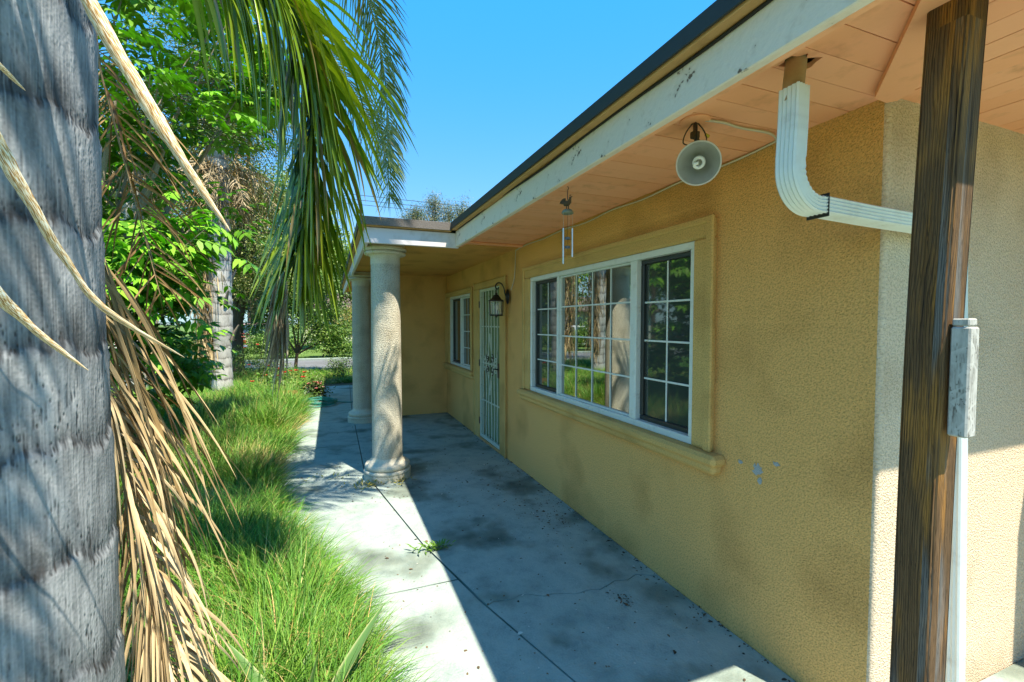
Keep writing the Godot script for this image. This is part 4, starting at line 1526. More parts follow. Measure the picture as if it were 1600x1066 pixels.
	frond(palm, "dead_frond", [V(-.58, 4.2, 1.7), V(-.70, 3.1, 1.9), V(-.703, 2.532, 1.932), V(-.68, 2.303, 1.966), V(-.624, 1.99, 1.985), V(-.562, 1.70, 1.969)], 40, .42, .008, 2.8, M.dead_leaf, M.dead_leaf, d1, d2.darkened(.2), {"from": .42, "stem": .008, "stem_col": Color(.4, .3, .17), "ruffle": .8, "segs": 7, "curl": 2.0, "fold": .4, "gaps": .3, "label": "thin brown dead frond hanging beside the trunk"})
	# nearest dead frond: its rachis is above the view, long dry leaflets curve down in front of the trunk
	var near := part(palm, "dead_frond", near_rachis(), M.dead_leaf, "dry frond whose pale curling leaflets hang in front of the trunk")
	var cream := Color(.80, .70, .48)
	var tan := Color(.62, .40, .16)
	for q in [
		[[V(-.62, 2.75, 1.18), V(-.50, 2.42, 1.13), V(-.432, 2.259, 1.113), V(-.37, 2.122, 1.094), V(-.30, 1.987, 1.082), V(-.239, 1.876, 1.075), V(-.186, 1.784, 1.072)], .040, cream],
		[[V(-.66, 2.62, .98), V(-.56, 2.2, .965), V(-.502, 1.976, .968), V(-.471, 1.871, .972), V(-.438, 1.786, .977), V(-.407, 1.707, .994), V(-.366, 1.627, 1.007), V(-.258, 1.535, 1.026)], .035, tan],
		[[V(-.70, 2.35, .93), V(-.60, 1.86, .955), V(-.524, 1.722, .965), V(-.484, 1.65, .968), V(-.446, 1.589, .983), V(-.387, 1.519, .99)], .033, tan],
		[[V(-.66, 2.55, .93), V(-.56, 2.16, .955), V(-.501, 2.035, .97), V(-.479, 2.007, .981), V(-.455, 1.976, .993)], .016, cream]]:
		part(near, "leaflet", dry_strip(smooth(q[0], 5), q[1], q[2]), M.dry_strip)
	# grey brown bundle of old strands at the end of a spent flower stalk
	var b := frond(palm, "spent_stalk", [crown + Vector3(.05, -.1, 0), V(-.5, 4.6, 2.3), V(-.25, 3.2, 2.9), V(-.157, 2.35, 2.995), V(-.233, 1.90, 3.009), V(-.29, 1.70, 3.02)], 10, .3, .008, 3.0, M.dead_leaf, M.dead_leaf, d1, d2, {"from": .75, "stem": .010, "stem_col": Color(.30, .25, .17), "label": "bundle of dry strands hanging below the green frond"})
	strands(b, "strand", 150, func(i): return [V(-.265 + rr(-.03, .03), rr(1.58, 1.95), 3.01 + rr(-.03, .03)), V(rr(-.32, .06), -1, rr(-.12, .12)).normalized(), rr(.25, .48), rr(.006, .012), .5], M.dead_leaf, 0, Color(.34, .29, .21), Color(.74, .66, .50))

func near_rachis() -> MB:
	var mb := MB.new()
	mb.col = Color(.45, .34, .18)
	mb.tube(smooth([V(-.70, 5.3, 1.25), V(-.74, 4.4, 1.05), V(-.66, 3.2, 1.05), V(-.64, 2.6, 1.05), V(-.72, 2.2, .92)], 6), .012, 8)
	return mb

func dry_strip(pts: Array, width: float, c: Color) -> MB:
	# a thick dried leaflet: curled trough with a torn pale edge and a tapering tip
	var mb := MB.new()
	var n := pts.size()
	var first := 0
	var side := Vector3.ZERO
	var cols := 9
	for i in n:
		var t := float(i) / (n - 1)
		var d: Vector3 = (pts[mini(i + 1, n - 1)] - pts[maxi(i - 1, 0)]).normalized()
		if i == 0:
			side = d.cross(V(.4, 0, .9)).normalized()
		side = (side - d * side.dot(d)).normalized().rotated(d, .05 * sin(t * 13.0 + width * 900.0))
		var up := side.cross(d)
		var hw := width * .5 * (1.0 - pow(t, 5.0)) * (.92 + .10 * sin(t * 31.0)) + .0008
		for k in cols:
			var u := -1.0 + 2.0 * k / (cols - 1)
			var e := 1.0
			if absf(u) > .9: e = 1.0 + .10 * sin(t * 83.0 + u * 5.0) * sin(t * 37.0)
			var a := u * .85
			var o := side * sin(a) * hw * e - up * cos(a) * hw * .75
			var mott := sin(t * 47.0 + u * 6.0) * sin(t * 29.0 - u * 4.0 + width * 300.0)
			mb.col = c.lerp(Color(.88, .82, .68), clampf(.5 * smoothstep(-.2, .9, u) + .35 * mott, 0, 1)).lerp(Color(.24, .10, .025), clampf(.85 * smoothstep(.5, 1.0, -u) + .6 * smoothstep(.25, .6, -mott) * smoothstep(.5, .1, absf(u - .15)), 0, 1))
			mb.vert(pts[i] + o, (side * sin(a) - up * cos(a)).normalized() * -1.0, Vector2(u * .5 + .5, t * 1.5))
	for i in n - 1:
		for k in cols - 1:
			var q := first + i * cols + k
			mb.tri_i(q, q + 1, q + cols)
			mb.tri_i(q + 1, q + cols + 1, q + cols)
	return mb

func build_far_palm(called: String, label: String, x: float, s: float, h: float, r: float, seed_: int, skirt: Vector3) -> void:
	rng.seed = seed_
	var palm := thing(called, label, "palm tree", V(x, 0, s), "palms in the yard")
	var prof := []
	for i in 40:
		var y := -.05 + h * i / 39.0
		prof.append(Vector2(r * (1.0 + .25 * exp(-maxf(y, 0) / .4)) * (1.22 if y > 1.35 else 1.0) + .012 * sin(y * 19.0), y))
	part(palm, "trunk", trunk_mb(x, s, prof, Vector3.ZERO, 24), M.palm_bark_pale)
	# old leaf bases standing out on the trunk
	for i in 14:
		var a := i * 2.4
		var y := 1.3 + i * (h - 1.9) / 14.0
		var mb := MB.new()
		mb.col = Color(.26, .23, .19)
		var o := Vector3(cos(a), 0, sin(a))
		var p := V(x, y, s) + o * r * 1.1
		mb.tube([p - Vector3.UP * .1, p + o * .05 + Vector3.UP * .08, p + o * .14 + Vector3.UP * .25], [.09, .07, .03], 7, true, .5)
		part(palm, "leaf_base", mb, M.dead_leaf)
	var c := V(x, h - .1, s)
	for i in 16:
		frond(palm, "frond", arch(c, i * 2.4 + rr(-.2, .2), rr(.25, 1.1), rr(2.4, 3.0), rr(.55, .8)), 46, .5, .032, 2.2, M.palm_leaf, M.palm_leaf, Color(.05, .10, .02), Color(.15, .19, .04), {"segs": 4, "stem": .022})
	for i in 13:
		frond(palm, "dead_frond", arch(c - Vector3.UP * rr(.1, .5), i * 2.4 + .7, rr(-.2, .3), rr(1.3, 1.9), rr(1.6, 2.4)), 30, .45, .022, 2.6, M.dead_leaf, M.dead_leaf, Color(.30, .23, .13), Color(.62, .52, .34), {"segs": 5, "stem": .014, "curl": 2.0, "ruffle": .8})
	strands(palm, "strand", 420, func(i):
		var a := rr(0, TAU)
		return [c + Vector3(cos(a) * r * 1.6, rr(-1.3, .05), sin(a) * r * 1.6), Vector3(cos(a) * .5, rr(-.7, .3), sin(a) * .5).normalized(), rr(.4, 1.0), rr(.015, .03), 2.5], M.dead_leaf)
	# a matted skirt of old leaf on one side
	strands(palm, "strand", 520, func(i):
		var y := rr(.9, 3.4)
		var wd := .13 + .05 * sin(y * 3.0)
		return [V(x, y, s) + skirt + Vector3(rng.randfn() * wd, 0, rng.randfn() * wd), Vector3(rng.randfn() * .18, -1, rng.randfn() * .18).normalized(), rr(.3, .85), rr(.012, .026), .4], M.dead_leaf)

# ------------------------------------------------------------------ broadleaf plants
func sprig(n: int, radius: float, leaf: float, wide: float, ca: Color, cb: Color, m: Material) -> ArrayMesh:
	var mb := MB.new()
	for i in n:
		var p := Vector3(rng.randfn(), rng.randfn(), rng.randfn()) * radius * .5
		var d := (p * .8 / radius + Vector3(rr(-1, 1), rr(-.9, .5), rr(-1, 1))).normalized()
		mb.col = ca.lerp(cb, rng.randf())
		mb.leaf(p, d, (Vector3.UP + Vector3(rr(-.6, .6), 0, rr(-.6, .6))).normalized(), leaf * rr(.7, 1.2), wide * rr(.8, 1.2), rr(.1, .4))
	return mb.mesh(m)

func compound(leaflets: int, length: float, ll: float, lw: float, ca: Color, cb: Color, m: Material) -> ArrayMesh:
	var mb := MB.new()
	var d := Vector3(1, .15, 0).normalized()
	var p := Vector3.ZERO
	mb.col = ca
	var pts := [p]
	for i in leaflets:
		p += d * length / leaflets
		d = (d + Vector3.DOWN * .11).normalized()
		pts.append(p)
	mb.tube(pts, .0025, 4, false)
	for i in range(1, pts.size()):
		for sg in [-1.0, 1.0]:
			mb.col = ca.lerp(cb, rng.randf())
			var dd := Vector3(.55, -.22 + rr(-.2, .15), sg * .8).normalized()
			mb.leaf(pts[i], dd, Vector3.UP, ll * rr(.8, 1.15), lw, rr(.15, .4))
	mb.leaf(pts[-1], d, Vector3.UP, ll, lw, .3)
	return mb.mesh(m)

func cloud(blobs: Array, per: int, size: Vector2, sub := 9) -> Array:
	# blobs: [centre, radii]; leaves gather in smaller clumps on and inside each ellipsoid, with gaps between
	var xf := []
	for b in blobs:
		for j in sub:
			var d := Vector3(rng.randfn(), rng.randfn(), rng.randfn()).normalized()
			var c: Vector3 = b[0] + d * b[1] * pow(rng.randf(), .4)
			var cr: float = (b[1].x + b[1].y + b[1].z) / 3.0 * rr(.22, .40)
			for k in int(per * rr(.6, 1.4)):
				var p := c + Vector3(rng.randfn(), rng.randfn() * .7, rng.randfn()) * cr
				xf.append(Transform3D(Basis.from_euler(Vector3(rr(-.5, .5), rr(0, TAU), rr(-.5, .5))).scaled(Vector3.ONE * rr(size.x, size.y)), p))
	return xf

func tints(n: int, lo: float, hi: float) -> Array:
	var out := []
	for i in n:
		var k := rr(lo, hi)
		out.append(Color(k * rr(.9, 1.2), k, k * rr(.8, 1.0)))
	return out

func limbs(mb: MB, base: Vector3, r: float, blobs: Array, fork: float) -> void:
	var top := base + Vector3(rr(-.1, .1), fork, rr(-.1, .1))
	mb.tube(smooth([base, base.lerp(top, .5) + Vector3(rr(-.05, .05), 0, rr(-.05, .05)) * fork * .4, top], 4), [r * 1.25, r * 1.1, r, r, r * .98, r * .95, r * .92, r * .9, r * .88], 10)
	for b in blobs:
		var e: Vector3 = b[0]
		var m := top.lerp(e, .5) + Vector3(rr(-.2, .2), rr(.0, .3), rr(-.2, .2)) * fork * .25
		mb.tube(smooth([top - Vector3.UP * r, m, e], 5), [r * .7, r * .6, r * .55, r * .5, r * .45, r * .4, r * .34, r * .28, r * .22, r * .16, r * .1], 7)
		for j in 3:
			var f: Vector3 = e + Vector3(rng.randfn(), rng.randfn() * .6, rng.randfn()).normalized() * b[1] * .8
			mb.tube([m.lerp(e, .4 + .2 * j), m.lerp(f, .6), f], [r * .25, r * .16, r * .05], 5)

func tree(called: String, label: String, category: String, x: float, s: float, r: float, fork: float, blobs: Array, leafm: ArrayMesh, per: int, size: Vector2, lo: float, hi: float, bark: Material, group := "", sub := 9) -> Node3D:
	var o := thing(called, label, category, V(x, 0, s), group)
	var mb := MB.new()
	limbs(mb, V(x, -.05, s), r, blobs, fork)
	part(o, "trunk", mb, bark)
	var xf := cloud(blobs, per, size, sub)
	many(o, "crown", leafm, xf, tints(xf.size(), lo, hi))
	return o

func build_plants() -> void:
	rng.seed = 404
	var lime := Color(.11, .31, .016)
	var lime2 := Color(.24, .48, .03)
	# the bright tree behind the near palm: compound leaves, the nearest ones each a part
	var leaves := []
	for i in 9:
		var k := .75 + .075 * i
		leaves.append(compound(3 + i % 3, rr(.22, .34), rr(.115, .16), rr(.048, .06), lime * k, lime2 * k, M.green))
	var o := thing("broadleaf_tree", "bright green broadleaf tree behind the near palm trunk", "tree", V(-2.75, 0, 6.3))
	var blobs := [[V(-1.95, 4.7, 6.1), Vector3(.75, .8, .8)], [V(-1.5, 4.1, 6.2), Vector3(.5, .55, .6)], [V(-2.5, 5.3, 6.0), Vector3(.8, .7, .8)], [V(-1.25, 5.2, 6.5), Vector3(.6, .6, .6)], [V(-1.45, 2.62, 6.1), Vector3(.6, .45, .6)], [V(-1.9, 2.35, 6.0), Vector3(.55, .6, .6)], [V(-2.2, 1.55, 6.2), Vector3(.5, .7, .6)], [V(-2.6, 3.2, 6.6), Vector3(.6, .7, .7)], [V(-3.4, 4.2, 6.6), Vector3(1.0, 1.3, 1.0)], [V(-1.75, .95, 6.8), Vector3(.35, .35, .4)], [V(-2.1, 1.9, 5.7), Vector3(.5, .5, .4)], [V(-2.5, 1.1, 6.4), Vector3(.6, .6, .5)], [V(-1.75, 1.7, 6.2), Vector3(.4, .45, .4)], [V(-3.2, 2.2, 7.0), Vector3(.8, .9, .6)], [V(-2.1, 3.6, 6.6), Vector3(.5, .5, .5)], [V(-.95, 4.6, 6.9), Vector3(.4, .5, .5)]]
	var mb := MB.new()
	limbs(mb, V(-2.75, -.05, 6.3), .075, blobs, 1.1)
	part(o, "trunk", mb, M.bark_pale)
	var xf := cloud(blobs, 13, Vector2(.75, 1.25), 7)
	xf.sort_custom(func(a, b): return a.origin.distance_squared_to(Vector3(0, 1.6, 0)) < b.origin.distance_squared_to(Vector3(0, 1.6, 0)))
	var rest := []
	for i in xf.size():
		if i < 290:
			var l := MeshInstance3D.new()
			l.mesh = leaves[(i * 5 + i / 9) % 9]
			l.name = "leaf"
			o.add_child(l, true)
			l.transform = Transform3D(xf[i].basis, xf[i].origin - o.position)
		else:
			rest.append(xf[i])
	for i in 3:
		var sub := rest.filter(func(t): return rest.find(t) % 3 == i) if false else rest.slice(i * rest.size() / 3, (i + 1) * rest.size() / 3)
		many(o, "crown", leaves[i], sub, tints(sub.size(), .7, 1.15))
	# crepe myrtle at the kerb
	var small := sprig(26, .24, .075, .036, Color(.085, .17, .03), Color(.21, .33, .07), M.green)
	tree("flowering_shrub", "round many stemmed green shrub tree standing before the street", "tree", -1.1, 16.2, .055, .7, [[V(-1.9, 1.9, 16.3), Vector3(.75, .6, .6)], [V(-1.0, 2.3, 16.2), Vector3(.8, .8, .7)], [V(-.2, 1.8, 16.1), Vector3(.75, .55, .6)], [V(-1.4, 3.0, 16.4), Vector3(.7, .6, .6)], [V(-.4, 2.8, 16.3), Vector3(.6, .5, .6)], [V(.25, 1.25, 15.9), Vector3(.5, .35, .5)]], small, 15, Vector2(.8, 1.3), .7, 1.3, M.bark, "", 9)
	# evergreen smothered in small grey green leaf behind the second palm
	var fine := sprig(40, .30, .06, .03, Color(.12, .16, .045), Color(.28, .31, .12), M.green)
	tree("evergreen_tree", "dense dusky evergreen with fine leaves behind the second palm", "tree", -2.6, 18.4 - 2.6, .16, 1.6, [[V(-2.5, 4.2, 15.6), Vector3(.8, 1.1, .8)], [V(-2.2, 2.9, 15.5), Vector3(.7, .7, .7)], [V(-1.9, 5.4, 15.8), Vector3(.9, 1.1, .9)], [V(-3.3, 5.8, 16.2), Vector3(1.1, 1.2, 1.0)], [V(-2.6, 7.2, 16.3), Vector3(1.3, 1.2, 1.1)], [V(-2.2, 9.0, 16.4), Vector3(1.2, 1.2, 1.1)], [V(-4.2, 8.6, 17), Vector3(1.4, 1.5, 1.2)], [V(-5.2, 6.2, 17), Vector3(1.2, 1.4, 1.2)], [V(-3.6, 10.6, 17), Vector3(1.4, 1.2, 1.2)]], fine, 16, Vector2(.8, 1.3), .7, 1.25, M.bark, "", 12)
	# street trees beyond
	var mid := sprig(30, .55, .17, .085, Color(.10, .20, .025), Color(.26, .40, .06), M.green)
	var yel := sprig(30, .55, .16, .08, Color(.13, .22, .03), Color(.28, .36, .08), M.green)
	var g := "trees across the street"
	tree("street_tree", "big dark trunked shade tree across the street left of the shrub tree", "tree", -5.6, 40.5, .5, 5.5, [[V(-8.5, 8.2, 41), Vector3(3.0, 2.2, 2.5)], [V(-4.0, 9.5, 41), Vector3(3.5, 2.5, 2.5)], [V(-6, 12, 41), Vector3(3.5, 2.5, 2.5)], [V(-2.6, 6.6, 39.6), Vector3(2.0, 1.3, 1.8)]], mid, 24, Vector2(1.1, 1.8), .55, 1.1, M.bark, g, 13)
	tree("street_tree", "pale yellow green tree across the street behind the shrub tree", "tree", .2, 30.5, .16, 1.7, [[V(-1.2, 4.2, 30), Vector3(1.6, 1.3, 1.4)], [V(1.0, 4.4, 31), Vector3(1.7, 1.4, 1.4)], [V(0, 6.0, 31), Vector3(1.9, 1.4, 1.5)], [V(-2.5, 5.4, 31), Vector3(1.4, 1.2, 1.2)]], yel, 24, Vector2(.8, 1.3), .8, 1.25, M.bark, g, 12)
	tree("street_tree", "bright green tree across the street beside the porch roof", "tree", 3.4, 27.5, .14, 1.5, [[V(2.5, 3.4, 27), Vector3(1.4, 1.2, 1.2)], [V(4.2, 3.9, 27.5), Vector3(1.4, 1.2, 1.2)], [V(3.0, 5.0, 28), Vector3(1.5, 1.1, 1.2)], [V(1.6, 4.6, 28), Vector3(1.0, .9, 1.0)]], yel, 22, Vector2(.7, 1.2), .75, 1.15, M.bark, g, 12)
	tree("street_tree", "mid green tree across the street far to the left behind the palms", "tree", -13, 34, .25, 3.0, [[V(-14, 5.4, 34), Vector3(2.6, 1.9, 2)], [V(-11, 6.2, 34), Vector3(2.6, 2, 2)], [V(-12.6, 8.4, 35), Vector3(2.6, 1.9, 2)]], mid, 24, Vector2(1.0, 1.7), .8, 1.2, M.bark, g, 13)
	tree("street_tree", "leafy tree over the parked dark car, farthest left across the street", "tree", -21, 28, .25, 2.6, [[V(-22, 5.2, 28), Vector3(2.6, 1.9, 2)], [V(-19, 5.4, 28.5), Vector3(2.4, 1.8, 2)], [V(-20.6, 7.6, 29), Vector3(2.6, 1.9, 2)]], mid, 24, Vector2(1.0, 1.7), .7, 1.1, M.bark, g, 13)
	tree("street_tree", "round green tree far down the street between the palms", "tree", -9.5, 52, .3, 3.0, [[V(-13, 5.5, 52), Vector3(3.4, 2.6, 2)], [V(-7, 6.0, 52), Vector3(3.4, 2.8, 2)], [V(-1.5, 5.5, 53), Vector3(3.2, 2.6, 2)], [V(3.5, 5.5, 52), Vector3(3.2, 2.6, 2)]], mid, 30, Vector2(1.6, 2.4), .8, 1.2, M.bark, g, 13)
	# feathery grey tops above the roof
	var wisp := sprig(34, .5, .16, .035, Color(.10, .13, .07), Color(.26, .25, .17), M.green)
	for q in [[5.2, 31.2, 9.1, "grey green feathery tree top behind the roof, second from the left of the row"], [6.3, 30.4, 9.7, "grey green feathery tree top behind the roof, the tallest, in the middle of the row"], [7.2, 30.0, 9.3, "grey green feathery tree top behind the roof, just right of the tallest one"], [7.9, 29.4, 9.35, "grey green feathery tree top behind the roof, rightmost of the row by the eave"], [4.6, 32, 8.5, "grey green feathery tree top behind the porch roof, lowest and leftmost of the row"]]:
		tree("eucalyptus_tree", q[3], "tree", q[0], q[1], .14, 5.4, [[V(q[0], q[2] - 1.1, q[1]), Vector3(.5, 1.2, .5)], [V(q[0] + .2, q[2] - .3, q[1]), Vector3(.22, .7, .22)], [V(q[0] - .4, q[2] - 2.2, q[1]), Vector3(.7, 1.2, .6)]], wisp, 9, Vector2(.55, 1.0), .8, 1.4, M.bark_pale, "feathery trees behind the roof", 7)
	# clipped shrubs across the street
	var bush := sprig(34, .3, .07, .04, Color(.04, .085, .015), Color(.10, .17, .03), M.green)
	var gold := sprig(34, .3, .07, .04, Color(.24, .22, .05), Color(.42, .38, .12), M.green)
	tree("round_shrub", "dark green round shrub across the street beside the porch column", "shrub", 2.3, 24.5, .05, .3, [[V(2.3, .75, 24.5), Vector3(.7, .6, .6)]], bush, 30, Vector2(.8, 1.2), .7, 1.1, M.bark, "", 16)
	tree("golden_shrub", "yellow leaved shrub across the street left of the dark round shrub", "shrub", 1.2, 25.4, .05, .4, [[V(1.2, 1.5, 25.4), Vector3(.8, .6, .6)]], gold, 26, Vector2(.8, 1.2), .8, 1.2, M.bark, "", 14)
	for q in [[-7.4, 23.2, .9, .2, "tall loose pale green shrub across the street, left of the second palm"], [-5.2, 23.0, .65, .15, "low pale green shrub across the street behind the second palm"], [-2.9, 22.8, .75, .15, "pale green shrub across the street between the second palm and the shrub tree"], [-.4, 23.2, .8, .15, "pale green shrub across the street behind the shrub tree"], [-10.2, 23.4, 1.1, .2, "broad pale green shrub across the street behind the bright tree"]]:
		tree("street_shrub", q[4], "shrub", q[0], q[1], .04, .4, [[V(q[0], q[2] * .95, q[1]), Vector3(.9, q[2] * .55, .6)], [V(q[0] + .7, q[2] * .7, q[1] + .2), Vector3(.7, q[2] * .45, .5)]], small, 16, Vector2(.9, 1.4), .9, 1.5, M.bark, "shrubs across the street", 12)
	# flower bed beside the walk
	flower_bush("rose_bush", "leggy rose bush with pink blooms beside the second palm", -2.35, 14.6, 1.25, .42, small, Color(.75, .20, .16), 9)
	flower_bush("rose_bush", "low dark leaved rose bush at the kerb left of the shrub tree", -1.75, 14.4, .55, .40, bush, Color(.62, .12, .10), 3)
	flower_bush("geranium", "leafy geranium clump with red flowers beside the hose", -.92, 10.3, .62, .55, small, Color(.55, .03, .03), 9)
	flower_bush("geranium", "white and red flowering geranium at the edge of the walk by the hose", -.33, 10.2, .36, .16, bush, Color(.85, .55, .52), 13)
	flower_bush("weedy_clump", "dark weedy clump in the grass strip before the street", .25, 14.3, .55, .55, bush, Color(.3, .1, .1), 0)
	var pot := V(-.80, 0, 9.95)
	var pt := thing("flower_pot", "terracotta pot half hidden by the geranium clump", "flower pot", pot)
	mb = MB.new()
	mb.lathe([Vector2(0, 0), Vector2(.10, 0), Vector2(.14, .20), Vector2(.158, .202), Vector2(.158, .25), Vector2(.14, .25), Vector2(.13, .2), Vector2(0, .19)], 24, Transform3D(Basis.IDENTITY, pot))
	part(pt, "body", mb, M.terracotta)
	build_hose()
	build_agave()
	weed("weed", "yellowing weeds sprouting round the base of the front column", .46, 4.66, .24, 46, Color(.20, .22, .03), Color(.42, .34, .07))
	weed("weed", "small green weed growing in the long joint of the walk", .63, 3.15, .09, 20, Color(.09, .2, .02), Color(.16, .3, .04))
	weed("weed", "sparse grass weed standing in the walk left of the column", -.02, 5.0, .18, 9, Color(.12, .2, .04), Color(.3, .3, .1))

func flower_bush(called: String, label: String, x: float, s: float, h: float, r: float, leafm: ArrayMesh, bloom: Color, n: int) -> void:
	var blobs := [[V(x, h * .62, s), Vector3(r, h * .38, r)]]
	var o := tree(called, label, "flowers", x, s, .012, h * .3, blobs, leafm, 7, Vector2(.45, .8), .7, 1.2, M.bark, "", 8)
	for i in n:
		var d := Vector3(rng.randfn(), absf(rng.randfn()) * .9 + .1, rng.randfn()).normalized()
		var p := V(x, h * .62, s) + d * Vector3(r, h * .42, r) * 1.05
		var mb := MB.new()
		for k in 14:
			var a := k * 2.4
			var e := Vector3(cos(a), .25 + .1 * k / 3.0, sin(a)).normalized()
			mb.col = bloom.lerp(Color(.8, .05, .05), .5 if called == "geranium" and k % 3 == 0 else 0.0) * rr(.8, 1.15)
			mb.leaf(p, e, Vector3.UP, .05, .045, -.2)
		part(o, "flower", mb, M.petal)

func weed(called: String, label: String, x: float, s: float, r: float, n: int, ca: Color, cb: Color) -> void:
	var o := thing(called, label, "weed", V(x, 0, s))
	var mb := MB.new()
	for i in n:
		var a := rr(0, TAU)
		var d := Vector3(cos(a), 0, sin(a))
		var p := V(x, 0, s) + Vector3(rng.randfn() * r * .7, 0, rng.randfn() * r * .25)
		mb.col = ca.lerp(cb, rng.randf())
		for k in 3:
			mb.leaf(p + Vector3.UP * k * .012, (d.rotated(Vector3.UP, k * 2.1) + Vector3.UP * rr(.3, 1.2)).normalized(), Vector3.UP, rr(.03, .075), .014, .3)
	part(o, "leaves", mb, M.green)

func build_hose() -> void:
	var c := V(-.26, .02, 9.6)
	var o := thing("garden_hose", "teal garden hose coiled on the walk beside the flowers", "hose", c)
	var pts := []
	for i in 150:
		var a := TAU * 6.2 * i / 149.0
		var r := .30 + .035 * sin(a * 1.37) + .02 * sin(a * .61)
		pts.append(c + Vector3(cos(a) * r * 1.05 + .02 * sin(a * .3), .012 + .012 * (i / 24.0) + .012 * sin(a * 2.3), sin(a) * r))
	for p in [[.2, 9.72], [.35, 9.66], [.46, 9.72], [.54, 9.70]]:
		pts.append(V(p[0], .012, p[1]))
	var mb := MB.new()
	mb.tube(pts, .010, 8)
	part(o, "coil", mb, M.hose)
	mb = MB.new()
	mb.tube([pts[-2].lerp(pts[-1], .7), pts[-1] + Vector3(.002, 0, 0)], .014, 8)
	part(o, "coupling", mb, M.old_pipe)

func build_agave() -> void:
	var o := thing("agave", "agave with broad pale edged leaves in the grass at the bottom", "agave", V(-.13, 0, 1.80))
	for q in [[V(.46, .62, .28), .56, .055, .25], [V(.12, .75, -.05), .42, .05, .3], [V(-.4, .7, .3), .5, .055, .5], [V(.55, .35, -.45), .40, .05, .9], [V(-.2, .8, -.5), .45, .05, .5], [V(.05, .6, .75), .42, .05, .6]]:
		var mb := MB.new()
		var d: Vector3 = q[0].normalized()
		var p := V(-.13, -.01, 1.80)
		var side := d.cross(Vector3.UP).normalized()
		var n := 12
		for i in n + 1:
			var t := float(i) / n
			var up := side.cross(d)
			var hw: float = q[2] * .5 * (.75 + .5 * sin(t * 2.4)) * (1.0 - pow(t, 3.0)) + .0006
			for k in 7:
				var u := -1.0 + k / 3.0
				mb.col = Color(.11, .22, .06) if absf(u) < .8 else Color(.42, .44, .2)
				mb.vert(p + side * u * hw + up * (absf(u) * hw * .55), (up - side * u * .5).normalized())
			d = (d + Vector3.DOWN * q[3] * q[1] / n).normalized()
			p += d * q[1] / n
		for i in n:
			for k in 6:
				var a := i * 7 + k
				mb.tri_i(a, a + 1, a + 7)
				mb.tri_i(a + 1, a + 8, a + 7)
		part(o, "leaf", mb, M.green)
	strands(o, "dead_leaf", 7, func(i): return [V(-.02 + rr(-.1, .14), .05, 1.78 + rr(-.08, .05)), V(rr(-.2, 1), rr(.3, .9), rr(-.4, .4)).normalized(), rr(.15, .3), rr(.016, .03), 6.0], M.dead_leaf, 7)

